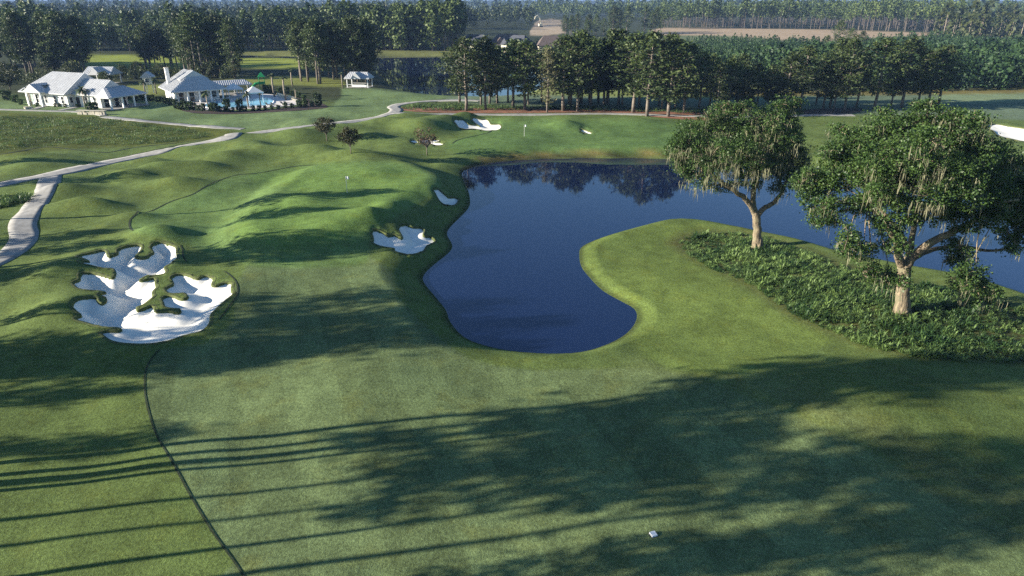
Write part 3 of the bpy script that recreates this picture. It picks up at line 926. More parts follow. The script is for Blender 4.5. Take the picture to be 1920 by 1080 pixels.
R2 = random.Random(5)
stand([(R2.uniform(-60, 34), R2.uniform(120, 128), R2.uniform(36, 52)) for _ in range(19)], 'dark pine in the clump at the left edge behind the clubhouse', 'pines at the left edge')
stand([(R2.uniform(46, 162), R2.uniform(122, 142), R2.uniform(20, 44)) for _ in range(28)], 'tall dark pine in the clump right behind the long clubhouse', 'pines behind the long clubhouse')
stand([(R2.uniform(252, 336), R2.uniform(116, 130), R2.uniform(36, 60)) for _ in range(13)], 'pine in the loose clump between the two clubhouses', 'pines between the clubhouses', PINES + TALLP)
stand([(R2.uniform(345, 446), R2.uniform(130, 148), R2.uniform(24, 46)) for _ in range(25)], 'tall pine in the clump behind the chimney clubhouse', 'pines behind the chimney clubhouse', PINES + TALLP)
stand([(R2.uniform(562, 695), R2.uniform(138, 158), R2.uniform(30, 52)) for _ in range(34)], 'tall bare stemmed pine in the dense clump left of the gazebo', 'pines left of the gazebo', TALLP + PINES)
stand([(R2.uniform(1046, 1140), R2.uniform(62, 72), R2.uniform(24, 40)) for _ in range(12)], 'far pine in the rounded clump above the middle of the row', 'far pines above the middle of the row')
stand([(R2.uniform(1140, 1240), R2.uniform(60, 66), R2.uniform(8, 24)) for _ in range(12)], 'far tall pine left of the bare soil strip', 'far pines left of the bare soil')
stand([(1568, 96, 38), (1590, 100, 52), (1612, 98, 58), (1548, 102, 66)], 'far pine rising alone in front of the bare soil strip', 'far pines in front of the bare soil')
# undergrowth trees by the clubhouse
for (px, py, h, lab) in [(20, 168, 8, 'bushy tree at the left edge beside the long clubhouse'), (100, 142, 7, 'dark bushy tree behind the roof of the long clubhouse'), (140, 146, 6, 'dark bushy tree behind the right gable of the long clubhouse'),
                         (200, 160, 4.5, 'round bush in front of the blue roofed pavilion'), (230, 148, 5, 'dark bush right of the blue roofed pavilion'), (300, 146, 5, 'dark bush left of the chimney'), (400, 146, 6, 'dark bush behind the chimney clubhouse'),
                         (375, 146, 6, 'dark bush behind the ridge of the chimney clubhouse'), (440, 148, 6, 'dark bush right behind the chimney clubhouse'), (260, 142, 5, 'dark bush behind the white lookout tower'), (1180, 172, 3.6, 'small round bush on the lit grass behind the row')]:
    tree(HARD[1], gp(px, py), h, 12, 'bushy_tree', lab, 'tree')


# far woods: one mass each, made of many simple crowns
def lod_template(seed, n, cb, R, leaf, kind):
    r = np.random.default_rng(seed)
    t = cb + (1 - cb) * r.random(n)
    u = (t - cb) / (1 - cb)
    prof = np.where(u < .35, .6 + 1.1 * u, 1 - ((u - .35) / .65) ** 1.8 * .9)
    a = r.uniform(0, 2 * np.pi, n); rad = R * prof * np.sqrt(r.uniform(.15, 1, n))
    C = np.column_stack([rad * np.cos(a), rad * np.sin(a), t])
    V, F = leaves(C, leaf, r, .7)
    tone = np.clip(.5 + .28 * np.sin(a * 2 + seed) * u + r.normal(0, .18, n), 0, 1)
    return V, tone


def forest(name, X, Y, Hh, mats, tmpl, trunk=True, label=None, sink=0.0):
    Vs = []; Ts = []; TV = []
    Z = hfull(X, Y) - sink
    Hh = Hh * (1 + .55 * vnoise(X / 38, Y / 38) + .35 * vnoise(X / 11, Y / 11))
    r = np.random.default_rng(len(X))
    for k in range(len(X)):
        V, t = tmpl[r.integers(len(tmpl))]
        a = r.uniform(0, 6.28); ca, sa = math.cos(a), math.sin(a); w = Hh[k] * r.uniform(.85, 1.2)
        Vs.append(np.column_stack([(V[:, 0] * ca - V[:, 1] * sa) * w + X[k], (V[:, 0] * sa + V[:, 1] * ca) * w + Y[k], V[:, 2] * Hh[k] + Z[k]]))
        Ts.append(np.clip(t + r.normal(0, .2) + .5 * vnoise(X[k:k + 1] / 25, Y[k:k + 1] / 25)[0], 0, 1))
        if trunk:
            q = .011 * Hh[k] * r.uniform(.6, 1.4); h = Hh[k] * .75; x, y, z = X[k], Y[k], Z[k]
            ring = [(x + q, y, z), (x - q * .5, y + q * .87, z), (x - q * .5, y - q * .87, z)]
            TV += ring + [(x + (p[0] - x) * .5, y + (p[1] - y) * .5, z + h) for p in ring]
    V = np.concatenate(Vs); tone = np.concatenate(Ts)
    F = np.arange(len(V)).reshape(-1, 4); fidx = np.zeros(len(F), int)
    if trunk:
        m = len(V); V = np.concatenate([V, np.array(TV)]); q = m + 6 * np.arange(len(X))
        TF = np.concatenate([np.stack([q + i, q + (i + 1) % 3, q + 3 + (i + 1) % 3, q + 3 + i], 1) for i in range(3)])
        F = np.concatenate([F, TF]); fidx = np.concatenate([fidx, np.ones(len(TF), int)]); tone = np.concatenate([tone, np.full(len(TF), .5)])
    o = obj(name, mesh_np(name, V, F, tone=tone, fidx=fidx), mats)
    tag(o, label, None, None, 'stuff')
    return o


T_NEAR = [lod_template(s, 130, .42, .19, .085, 0) for s in range(6)]
T_MID = [lod_template(s + 20, 60, .42, .22, .13, 0) for s in range(6)]
T_FAR = [lod_template(s + 40, 26, .3, .3, .24, 0) for s in range(6)]
T_BUSH = [lod_template(s + 60, 60, .05, .26, .15, 0) for s in range(6)]
T_BROAD = [lod_template(s + 70, 170, .08, .24, .075, 0) for s in range(3)]
T_BARE = [lod_template(s + 80, 90, .5, .15, .085, 0) for s in range(6)]


def area(px_poly, n, z=0, r=rng):
    poly = np.column_stack(G(*np.array(px_poly, float).T, z))
    xs = []; ys = []
    c = 0
    while c < n:
        x = r.uniform(poly[:, 0].min(), poly[:, 0].max(), n * 3); y = r.uniform(poly[:, 1].min(), poly[:, 1].max(), n * 3)
        k = sdf(poly, x, y) > 0; xs.append(x[k]); ys.append(y[k]); c += k.sum()
        if k.sum() == 0: break
    return np.concatenate(xs)[:n], np.concatenate(ys)[:n]


wall = [M['pine'], M['bark_dark']]
# left and middle background wood: edge row then mass
x, y = area([(-500, 97), (430, 94), (560, 92), (830, 93), (862, 86), (866, 74), (-500, 74)], 900)
ex = np.concatenate([rng.uniform(-300, 868, 170), rng.uniform(690, 868, 40)]); ey = 96.5 - 4 * sstep(400, 700, ex) + rng.uniform(-3.5, 0, len(ex)); ey[(ex > 690)] = rng.uniform(91, 96, (ex > 690).sum())
ex, ey = G(ex, ey); x = np.concatenate([x, ex]); y = np.concatenate([y, ey])
forest('forest', x, y, np.concatenate([rng.uniform(10, 20, len(x) - len(ex)), rng.uniform(17, 22, len(ex))]), wall, T_NEAR + T_BROAD, label='dark pine wood along the far side of the fields')
x, y = area([(-700, 74), (866, 74), (870, 56), (1000, 50), (1000, 36), (-700, 36)], 2600)
forest('forest', x, y, rng.uniform(14, 20, len(x)), wall, T_MID + T_BROAD[:2], label='deep pine wood stretching back behind the far fields', trunk=False)
x, y = area([(1236, 55), (1440, 54), (1730, 62), (1800, 60), (1800, 40), (1236, 40)], 850)
forest('forest', x, y, rng.uniform(17, 24, len(x)), [M['pine'], M['bark']], T_BARE, label='tall bare stemmed pine wood behind the bare soil strip')
x, y = area([(1000, 40), (2700, 42), (2700, 28), (1000, 28)], 1500)
forest('forest', x, y, rng.uniform(15, 23, len(x)), wall, T_MID, trunk=False, label='far pine wood behind the bare soil strip')
# horizon woods
bb = rng.uniform(-.95, .95, 4200); rad = np.exp(rng.uniform(math.log(1250), math.log(6500), 4200))
forest('forest', rad * np.sin(bb), rad * np.cos(bb), rng.uniform(16, 24, 4200), [M['pine'], M['bark']], T_FAR, trunk=False, label='hazy woods fading out at the horizon')
# right: broadleaf hill wood, young plantation
x, y = area([(1770, 82), (1830, 76), (2600, 92), (2600, 50), (1740, 54)], 420)
forest('forest', x, y, rng.uniform(13, 21, len(x)), [M['hard'], M['bark_pale']], T_BUSH, label='mixed green wood at the upper right edge')
x, y = area([(1230, 128), (1500, 150), (1780, 172), (1920, 169), (2700, 172), (2700, 92), (1920, 82), (1740, 74), (1560, 84), (1400, 80), (1250, 84)], 4300)
hh = 9.5 - 5.5 * sstep(240, 430, y) + rng.uniform(-1.3, 1.6, len(x)); hh[(x < 110)] *= .8
forest('plantation', x, y, np.maximum(hh, 2.2), [M['young'], M['bark']], T_BUSH, trunk=False, label='bright young pine plantation behind the row of pines')
x, y = area([(880, 100), (1010, 100), (1240, 106), (1240, 84), (1060, 80), (900, 92)], 260)
forest('undergrowth', x, y, rng.uniform(2.5, 4.5, len(x)), [M['hard'], M['bark']], T_BUSH, trunk=False, label='dark undergrowth between the far houses and the pine row')
x, y = area([(-200, 160), (30, 160), (240, 150), (450, 150), (450, 146), (240, 140), (0, 146), (-200, 140)], 240)
forest('undergrowth', x, y, rng.uniform(2, 4.5, len(x)), [M['hard'], M['bark']], T_BUSH, trunk=False, label='dark hedge like undergrowth below the clubhouse pines')

# ------------------------------------------------------------------ the two live oaks
def seg3(px, py, c, dd):
    """point on the sight line through a pixel at the oak's distance plus dd metres"""
    v = (py - 540) / FPX; u = (px - 960) / FPX
    dy = CP - v * SP; dz = -SP - v * CP
    t = (c.y + dd) / dy
    return np.array([u * t, c.y + dd, CAM_H + dz * t])


def oak(name, label, base_px, limbs, blobs, seed, nclust, trunk_r, moss_n, flare=1.7):
    r = np.random.default_rng(seed)
    c = gp(*base_px)
    root = empty(name, c); tag(root, label, 'tree')
    o3 = np.array(c)
    tb = MB()
    for li, (pts, rads) in enumerate(limbs):
        P3 = [seg3(px, py, c, dd) - o3 for px, py, dd in pts]
        if li == 0: P3[0] = np.array([0, 0, -.35])
        q = smooth_poly(P3, 5, closed=False)
        rr_ = np.interp(np.linspace(0, 1, len(q)), np.linspace(0, 1, len(rads)), rads)
        q = q + r.normal(0, .03, q.shape) * (np.arange(len(q)) > 0)[:, None]
        tb.tube([tuple(p) for p in q], list(rr_), 12)
    if flare:
        for k in range(7):
            a = k * 2 * math.pi / 7 + .3
            tb.tube([(math.cos(a) * trunk_r * flare, math.sin(a) * trunk_r * flare, -.25), (math.cos(a) * trunk_r * .95, math.sin(a) * trunk_r * .95, .35), (math.cos(a) * trunk_r * .45, math.sin(a) * trunk_r * .45, 1.3)], [.10, .20, .22], 8)
    tips = [np.array(seg3(*l[0][-1][:2], c, l[0][-1][2])) - o3 for l in limbs[1:]]
    Vs = []; tones = []; MV = []; MT = []
    vol = np.array([b[2] * b[3] for b in blobs], float); vol /= vol.sum()
    ppm = FPX / (c.y * CP + 18 * SP)
    full = []
    for (px, py, rx, ry, dd) in blobs:
        full.append((px, py, rx * .80, ry * .76, dd, None)); par = (px, py, dd)
        for q in range(3):
            a = r.uniform(0, 2 * math.pi); k = r.uniform(.32, .5)
            full.append((px + math.cos(a) * rx * .88, py + math.sin(a) * ry * .85, rx * k, ry * k * .8, dd + r.normal(0, 1.2), par))
    blobs = full; vol = np.array([b[2] * b[3] for b in blobs], float); vol /= vol.sum()
    for bi, (px, py, rx, ry, dd, par) in enumerate(blobs):
        ctr = seg3(px, py, c, dd) - o3
        rm = np.array([rx / ppm, min(rx, ry * 1.3) / ppm * 1.05, ry / ppm])
        # branches from the nearest limb tip
        t0 = min(tips, key=lambda t: np.linalg.norm(t - ctr))
        mid = (t0 + ctr) / 2 + r.normal(0, .35, 3)
        th = 1.0
        if par is not None: t0 = seg3(par[0], par[1], c, par[2]) - o3; mid = (t0 + ctr) / 2; th = .4
        elif np.linalg.norm(t0 - ctr) > 3.5: th = .5
        mid = mid + np.array([0, 0, .12 * np.linalg.norm(t0 - ctr)])
        q3 = smooth_poly([t0, mid, ctr], 4, closed=False)
        tb.tube([tuple(p) for p in q3], list(np.linspace(.15 * th, .04 * th, len(q3))), 6, False)
        for _ in range(5):
            d = r.normal(size=3); d /= np.linalg.norm(d)
            tb.tube([tuple(ctr), tuple(ctr + d * rm * .5 + r.normal(0, .15, 3)), tuple(ctr + d * rm * .92)], [.05, .03, .012], 5, False)
        n = int(nclust * vol[bi])
        d = r.normal(size=(n, 3)); d /= np.linalg.norm(d, axis=1)[:, None]
        s = r.uniform(.12, 1.08, n) ** .55
        lump = 1 + .26 * np.sin(d[:, 0] * 5 + bi) * np.cos(d[:, 1] * 5 + 2 * bi) + .12 * np.sin(d[:, 2] * 7 + bi)
        cc = ctr + d * rm * (s * lump)[:, None]
        for j in range(n):
            k = int(r.integers(14, 28)); rad = r.uniform(.28, .52)
            pts = cc[j] + r.normal(0, .6, (k, 3)) * rad * np.array([1, 1, .62])
            V, F = leaves(pts, .20, r, .62); Vs.append(V)
            tones.append(np.clip(r.normal(.42, .24) + r.normal(0, .12, k), 0, 1))
        # moss
        nm = int(moss_n * vol[bi] * (1.5 if r.random() < .5 else .5))
        for _ in range(nm):
            d = r.normal(size=3); d /= np.linalg.norm(d); d[2] = d[2] * .8 - .25; d[1] -= .35
            p = ctr + d * rm * r.uniform(.7, 1.02)
            for q in range(int(r.integers(4, 11))):
                p0 = p + r.normal(0, .22, 3) * np.array([1, 1, .5]); L = r.uniform(.25, 1.35) * r.uniform(.6, 1.2); w = r.uniform(.012, .04); a = r.uniform(0, 3.14)
                wx, wy = w * math.cos(a), w * math.sin(a)
                z0, z1, z2 = p0[2], p0[2] - L * .45, p0[2] - L
                sx, sy = r.normal(0, .07, 2)
                MV += [(p0[0] - wx * .6, p0[1] - wy * .6, z0), (p0[0] + wx * .6, p0[1] + wy * .6, z0), (p0[0] + wx + sx, p0[1] + wy + sy, z1), (p0[0] - wx + sx, p0[1] - wy + sy, z1),
                       (p0[0] - wx + sx, p0[1] - wy + sy, z1), (p0[0] + wx + sx, p0[1] + wy + sy, z1), (p0[0] + wx * .15 + sx * 1.6, p0[1] + wy * .15, z2), (p0[0] - wx * .15 + sx * 1.6, p0[1] - wy * .15, z2)]
                t = np.clip(r.normal(.5, .25), 0, 1); MT += [t, t]
    tb.build('trunk', M['oak_bark'], root, True)
    V = np.concatenate(Vs)
    obj('crown', mesh_np('crown', V, np.arange(len(V)).reshape(-1, 4), tone=np.concatenate(tones)), M['oak'], root)
    MV = np.array(MV)
    obj('hanging_moss', mesh_np('hanging_moss', MV, np.arange(len(MV)).reshape(-1, 4), tone=np.array(MT)), M['moss'], root)
    return root


oak('oak_tree', 'smaller live oak draped in grey moss at the back of the point', (1420, 466),
    [([(1420, 466, 0), (1420, 440, 0), (1419, 415, 0), (1417, 398, 0)], [.62, .47, .45, .46]),
     ([(1417, 402, 0), (1400, 375, -.5), (1380, 360, -1), (1345, 335, -1.5), (1310, 300, -1.5)], [.36, .30, .26, .18, .10]),
     ([(1416, 402, 0), (1412, 375, .3), (1416, 345, .6), (1428, 310, 1), (1420, 260, 1)], [.34, .30, .26, .18, .10]),
     ([(1419, 404, 0), (1436, 388, .2), (1455, 376, .4), (1470, 350, .8), (1485, 300, 1.5)], [.34, .29, .25, .16, .08]),
     ([(1430, 310, 1), (1440, 280, 3), (1450, 240, 5)], [.18, .12, .06])],
    [(1292, 262, 40, 46, -.5), (1335, 250, 50, 40, 1.5), (1390, 232, 55, 38, 1), (1450, 222, 48, 38, 2), (1485, 205, 26, 20, 3), (1330, 300, 48, 42, -1.5), (1385, 290, 52, 48, -2.5), (1440, 275, 52, 52, -1),
     (1482, 265, 34, 50, 1.5), (1470, 320, 40, 40, 0), (1310, 335, 40, 26, -1), (1400, 325, 50, 28, -2), (1360, 350, 34, 16, 0), (1420, 260, 70, 50, 5), (1345, 275, 60, 45, 5), (1500, 330, 26, 30, 2), (1278, 300, 24, 30, .5), (1270, 272, 26, 36, 0), (1360, 215, 30, 22, 2)],
    51, 3700, .47, 560)
oak('oak_tree', 'larger spreading live oak with hanging moss at the front of the point', (1690, 590),
    [([(1690, 590, 0), (1692, 560, 0), (1694, 530, 0), (1696, 498, 0)], [.75, .58, .54, .56]),
     ([(1694, 502, 0), (1684, 480, -.3), (1682, 455, -.5), (1660, 420, -1), (1630, 385, -1)], [.40, .34, .30, .2, .1]),
     ([(1698, 502, 0), (1715, 478, -.2), (1745, 455, -.6), (1785, 435, -1), (1830, 412, -1), (1870, 380, -.5)], [.42, .37, .33, .27, .2, .1]),
     ([(1697, 500, .2), (1706, 470, 1), (1712, 430, 2), (1725, 370, 3), (1735, 310, 3)], [.34, .28, .24, .18, .1]),
     ([(1710, 484, .2), (1750, 468, 1), (1800, 462, 2), (1860, 470, 2.4), (1905, 462, 2.4)], [.26, .2, .16, .12, .08]),
     ([(1705, 475, .5), (1690, 440, 3), (1650, 390, 5), (1620, 330, 5)], [.28, .2, .15, .08])],
    [(1560, 330, 52, 50, 1), (1530, 365, 40, 34, 1.5), (1600, 275, 55, 42, 2), (1670, 240, 62, 38, 3), (1740, 225, 62, 34, 3), (1800, 250, 58, 40, 2), (1845, 290, 50, 45, 1), (1640, 320, 62, 52, -2), (1710, 300, 66, 58, -2.5),
     (1780, 330, 66, 56, -3), (1850, 350, 58, 52, -1.5), (1900, 350, 46, 42, 2), (1920, 390, 46, 50, 3), (1690, 375, 60, 36, -3), (1600, 385, 52, 26, -1), (1660, 420, 40, 24, -2), (1740, 395, 52, 30, -2), (1830, 410, 56, 34, -2),
     (1590, 450, 30, 30, -2.5), (1620, 470, 24, 24, -3), (1680, 455, 26, 22, -3), (1800, 470, 40, 24, -1), (1830, 540, 42, 40, -3.5), (1810, 510, 34, 30, -3.5), (1670, 520, 34, 24, -4), (1640, 505, 26, 18, -4),
     (1900, 445, 40, 26, 1), (1750, 270, 80, 55, 7), (1850, 320, 70, 60, 7), (1650, 310, 70, 50, 7), (1960, 360, 40, 50, 5), (1890, 385, 48, 46, 1.5), (1930, 415, 44, 36, 1), (1545, 400, 36, 24, 0), (1505, 345, 26, 30, 1), (1885, 300, 34, 34, 2)],
    52, 7200, .58, 640)

# ------------------------------------------------------------------ palmetto ground cover
def fronds(name, poly, n, lo, hi, label, seed, per=(14, 24), edge=.2):
    r = np.random.default_rng(seed)
    x = r.uniform(poly[:, 0].min(), poly[:, 0].max(), n * 4); y = r.uniform(poly[:, 1].min(), poly[:, 1].max(), n * 4)
    k = sdf(poly, x, y) > edge; x = x[k][:n]; y = y[k][:n]
    z = hfull(x, y)
    Vs = []; T = []
    for i in range(len(x)):
        m = int(r.integers(*per)); L = r.uniform(lo, hi) * (.7 + .6 * r.random() ** 3) * (1 + .5 * vnoise(np.array([x[i] / 3]), np.array([y[i] / 3]))[0] * 2)
        a = r.uniform(0, 6.283, m); el = r.uniform(.25, 1.35, m); ll = L * r.uniform(.6, 1.15, m); w = r.uniform(.022, .055, m) * (L ** .5)
        dx, dy = np.cos(a) * np.cos(el), np.sin(a) * np.cos(el); dz = np.sin(el)
        bx = x[i] + r.normal(0, .08, m); by = y[i] + r.normal(0, .08, m); bz = np.full(m, z[i])
        mx = bx + dx * ll * .55; my = by + dy * ll * .55; mz = bz + dz * ll * .6
        tx = bx + dx * ll * 1.05; ty = by + dy * ll * 1.05; tz = bz + dz * ll * .85 - .12 * ll
        sx, sy = -np.sin(a) * w, np.cos(a) * w
        q = np.stack([np.stack([bx - sx * .4, by - sy * .4, bz], 1), np.stack([bx + sx * .4, by + sy * .4, bz], 1), np.stack([mx + sx, my + sy, mz], 1), np.stack([mx - sx, my - sy, mz], 1),
                      np.stack([mx - sx, my - sy, mz], 1), np.stack([mx + sx, my + sy, mz], 1), np.stack([tx + sx * .15, ty + sy * .15, tz], 1), np.stack([tx - sx * .15, ty - sy * .15, tz], 1)], 1)
        Vs.append(q.reshape(-1, 3)); t = np.clip(r.normal(.42, .2) + 1.1 * vnoise(np.array([x[i] / 2.2 + 40]), np.array([y[i] / 2.2]))[0], 0, 1)
        T.append(np.repeat(np.clip(t + r.normal(0, .14, m), 0, 1), 2))
    V = np.concatenate(Vs)
    o = obj(name, mesh_np(name, V, np.arange(len(V)).reshape(-1, 4), tone=np.concatenate(T)), M['frond'])
    return tag(o, label, None, None, 'stuff')


def px_poly(px):
    p = smooth_poly(px, 3); x, y, z = GT(p[:, 0], p[:, 1]); return np.column_stack([x, y])


oakbed = px_poly([(1278, 462), (1300, 446), (1350, 438), (1430, 446), (1510, 476), (1640, 522), (1800, 550), (2000, 600), (2300, 670), (2300, 740), (1920, 680), (1760, 672), (1640, 650), (1540, 612), (1480, 582), (1410, 532), (1330, 500)])
fronds('palmetto_bed', oakbed, 4300, .40, .95, 'dense green palmetto ground cover below the two oaks', 61, (18, 28), -.3)
rowbed = px_poly([(752, 204), (780, 197), (860, 195), (960, 198), (1100, 200), (1250, 204), (1400, 208), (1400, 213), (1250, 212), (1100, 208), (1000, 207), (860, 208), (790, 208)])
fronds('palmetto_bed', rowbed, 1300, .6, 1.3, 'low palmetto ground cover under the row of pines', 62, (8, 13))
leftbed = px_poly([(-80, 372), (0, 366), (40, 362), (64, 366), (58, 378), (30, 386), (0, 392), (-80, 400)])
fronds('tall_grass_bed', leftbed, 260, .5, 1.2, 'rough tall grass beside the path fork at the left edge', 63)

meadow = px_poly([(-60, 224), (150, 220), (220, 224), (290, 236), (400, 250), (360, 262), (250, 272), (130, 272), (0, 284), (-60, 290)])
fronds('meadow_grass', meadow, 5200, .35, .8, 'rough olive meadow grass between the clubhouse walk and the cart path', 64, (5, 8))
# ------------------------------------------------------------------ young trees by the near green
for (px, py, top, mat, lab, sd) in [(613, 264, 226, 'myrtle', 'small round young tree left of the bushier young tree above the near green', 71),
                                    (658, 289, 246, 'myrtle', 'bushier young tree standing between the near green and the cart path', 72),
                                    (801, 291, 246, 'myrtle_red', 'small reddish half bare young tree in front of the twin sand bunker', 73)]:
    c = gp(px, py); h = topz(c, top) * 1.2
    pr = round_proto(sd, h, .34, h * .40, 54, 60 if mat == 'myrtle' else 16, .26, 1, .8)
    pr[0].materials.append(M['bark']); pr[1].materials.append(M[mat])
    tree(pr, c, h, h, 'young_tree', lab, 'tree')


# flags and the yardage plate
def flag(px, py, lab):
    c = gp(px, py); root = empty('flagstick', c); tag(root, lab, 'flag')
    MB().tube([(0, 0, -.1), (0, 0, 2.3)], .025, 8).build('pole', M['trim'], root)
    f = MB()
    n = 5
    for s in (0, .012):
        pass
    pts = [(.03 + .40 * i / n, .05 * math.sin(i * 1.4), 2.28 - .05 * i / n) for i in range(n + 1)]
    for i in range(n):
        a, b = pts[i], pts[i + 1]
        f.solid([(a[0], a[1], a[2] - .40), (b[0], b[1], b[2] - .38), (b[0], b[1], b[2]), (a[0], a[1], a[2]), (a[0], a[1] + .012, a[2] - .40), (b[0], b[1] + .012, b[2] - .38), (b[0], b[1] + .012, b[2]), (a[0], a[1] + .012, a[2])],
                [(0, 1, 2, 3), (7, 6, 5, 4), (3, 2, 6, 7), (0, 4, 5, 1)])
    f.build('flag_cloth', M['flag'], root)
    MB().tube([(0, 0, .005), (0, 0, .03)], .06, 12).build('cup_rim', M['trim'], root)


flag(651, 362, 'flagstick with white flag on the near green')
flag(983, 255, 'flagstick with white flag on the far green')
c = gp(1225, 1003)
root = empty('yardage_plate', c, .35); tag(root, 'small white square plate lying on the near fairway', 'marker')
b_ = MB().solid([(-.17, -.17, -.02), (.17, -.17, -.02), (.17, .17, -.02), (-.17, .17, -.02), (-.15, -.15, .09), (.15, -.15, .09), (.15, .15, .12), (-.15, .15, .12)], [(0, 3, 2, 1), (4, 5, 6, 7), (0, 1, 5, 4), (1, 2, 6, 5), (2, 3, 7, 6), (3, 0, 4, 7)])
b_.build('plate', M['flag'], root)
MB().box(-.2, .2, -.2, .2, -.03, .02).build('base_frame', M['steel'], root)


# ------------------------------------------------------------------ buildings
def roof_ribs(mb, e0, e1, t0, t1, pitch=.55, r=.035):
    e0, e1, t0, t1 = map(Vector, (e0, e1, t0, t1))
    ax = e1 - e0; Ln = ax.length; ax /= Ln
    a0 = (t0 - e0).dot(ax) / Ln; a1 = (t1 - e0).dot(ax) / Ln
    up = (t0 - e0) - ax * ((t0 - e0).dot(ax)); nrm = ax.cross(up).normalized()
    if nrm.z < 0: nrm = -nrm
    n = int(Ln / pitch)
    for i in range(1, n):
        s = i / n; f = 1.0
        if s < a0: f = s / a0
        elif s > a1: f = (1 - s) / max(1e-6, 1 - a1)
        if f < .08: continue
        p = e0 + ax * (Ln * s); q = p + up * f
        w = ax * r; hN = nrm * .06
        mb.solid([p - w, p + w, p + w + hN, p - w + hN, q - w, q + w, q + w + hN, q - w + hN], [(0, 1, 2, 3), (3, 2, 6, 7), (0, 3, 7, 4), (1, 5, 6, 2), (4, 7, 6, 5)])


def hip_roof(mb, x0, x1, y0, y1, ze, zr, h0, h1, axis='x', th=.22, ribs=True):
    """ridge along the axis; h0, h1 hip run at each end (0 = gable)"""
    def T(a, b, z): return (a, b, z) if axis == 'x' else (b, a, z)
    a0, a1, b0, b1 = (x0, x1, y0, y1) if axis == 'x' else (y0, y1, x0, x1)
    bm = (b0 + b1) / 2
    E = [T(a0, b0, ze), T(a1, b0, ze), T(a1, b1, ze), T(a0, b1, ze)]
    Lw = [(p[0], p[1], p[2] - th) for p in E]
    Rr = [T(a0 + h0, bm, zr), T(a1 - h1, bm, zr)]
    faces = [(0, 1, 9, 8), (2, 3, 8, 9), (1, 2, 9), (3, 0, 8), (4, 5, 1, 0), (5, 6, 2, 1), (6, 7, 3, 2), (7, 4, 0, 3), (7, 6, 5, 4)]
    mb.solid(E + Lw + Rr, faces)
    if ribs:
        roof_ribs(mb, E[0], E[1], Rr[0], Rr[1]); roof_ribs(mb, E[3], E[2], Rr[0], Rr[1])
        if h1 > .5: roof_ribs(mb, E[1], E[2], Rr[1], Rr[1])
        if h0 > .5: roof_ribs(mb, E[0], E[3], Rr[0], Rr[0])
    return mb


def window(root, x, y, z, w, h, nrm, mullion=True, mat='glass', name='window'):
    """window on a wall; nrm in '-y','+x','-x','+y' """
    fr = MB(); gl = MB()
    def put(mb, a0, a1, z0, z1, d0, d1):
        if nrm == '-y': mb.box(x + a0, x + a1, y - d1, y - d0, z0, z1)
        elif nrm == '+y': mb.box(x + a0, x + a1, y + d0, y + d1, z0, z1)
        elif nrm == '+x': mb.box(x + d0, x + d1, y + a0, y + a1, z0, z1)
        else: mb.box(x - d1, x - d0, y + a0, y + a1, z0, z1)
    put(fr, -w / 2 - .12, -w / 2, z, z + h, -.02, .09); put(fr, w / 2, w / 2 + .12, z, z + h, -.02, .09)
    put(fr, -w / 2 - .12, w / 2 + .12, z + h, z + h + .14, -.02, .10); put(fr, -w / 2 - .16, w / 2 + .16, z - .12, z, -.02, .14)
    if mullion: put(fr, -w / 2, w / 2, z + h / 2 - .04, z + h / 2 + .04, -.02, .06)
    put(gl, -w / 2, w / 2, z, z + h, -.015, .03)
    o = gl.build(name, M[mat], root)
    fr.build('frame', M['trim'], o)
    return o


# clubhouse with the long front
c0 = gp(52, 195)
rz1 = math.atan2(-.375, .927)
h1 = empty('clubhouse', c0, rz1); tag(h1, 'long white clubhouse with grey metal roofs and palms along its front', 'building')
w = MB(); w.box(0, 16, 0, 12, -.5, 3.3); w.box(16, 25.6, 2, 10, -.5, 3.1)
w.solid([(15.7, .3, 3.2), (15.7, 11.7, 3.2), (15.7, 6, 7.4), (15.9, .3, 3.2), (15.9, 11.7, 3.2), (15.9, 6, 7.4)], [(0, 1, 2), (5, 4, 3), (0, 3, 4, 1), (1, 4, 5, 2), (2, 5, 3, 0)])
w.build('wall', M['white'], h1)
hip_roof(MB(), -1.1, 16.6, -1.0, 13, 3.45, 8.1, 5.5, 0).build('roof', M['roof'], h1)
hip_roof(MB(), 15.9, 25.9, 1.1, 10.9, 3.25, 6.7, 0, 0).build('roof', M['roof'], h1)
pr = MB(); hip_roof(pr, 25.95, 31.0, .4, 12.2, 3.0, 5.0, 4.2, 0, 'x', ribs=False)
pr = MB()
E = [(25.95, .2, 3.0), (31, .2, 3.0), (31, 12.2, 3.0), (25.95, 12.2, 3.0)]
pr.solid(E + [(p[0], p[1], p[2] - .2) for p in E] + [(25.95, 3.2, 5.0), (25.95, 9.2, 5.0)], [(1, 2, 9, 8), (0, 1, 8), (2, 3, 9), (4, 5, 1, 0), (5, 6, 2, 1), (6, 7, 3, 2), (7, 6, 5, 4), (7, 4, 0, 3), (3, 0, 8, 9)])
roof_ribs(pr, (31, .2, 3.0), (31, 12.2, 3.0), (25.95, 3.2, 5.0), (25.95, 9.2, 5.0))
pr.build('porch_roof', M['roof'], h1)
hip_roof(MB(), 3.2, 9.4, -2.4, 4.5, 3.7, 5.7, 0, 0, 'y').build('entry_roof', M['roof'], h1)
for yy in (.9, 4.4, 7.9, 11.6): MB().box(30.35, 30.7, yy - .17, yy + .17, -.4, 2.8).build('porch_column', M['trim'], h1)
MB().box(25.7, 31.0, .3, 12.1, -.5, .05).build('porch_floor', M['concrete'], h1)
for xx in (3.7, 8.9): MB().box(xx - .2, xx + .2, -2.2, -1.8, -.4, 3.5).build('porch_column', M['trim'], h1)
for xx in (1.4, 11.4, 14.2): window(h1, xx, 0, .9, 1.0, 1.7, '-y')
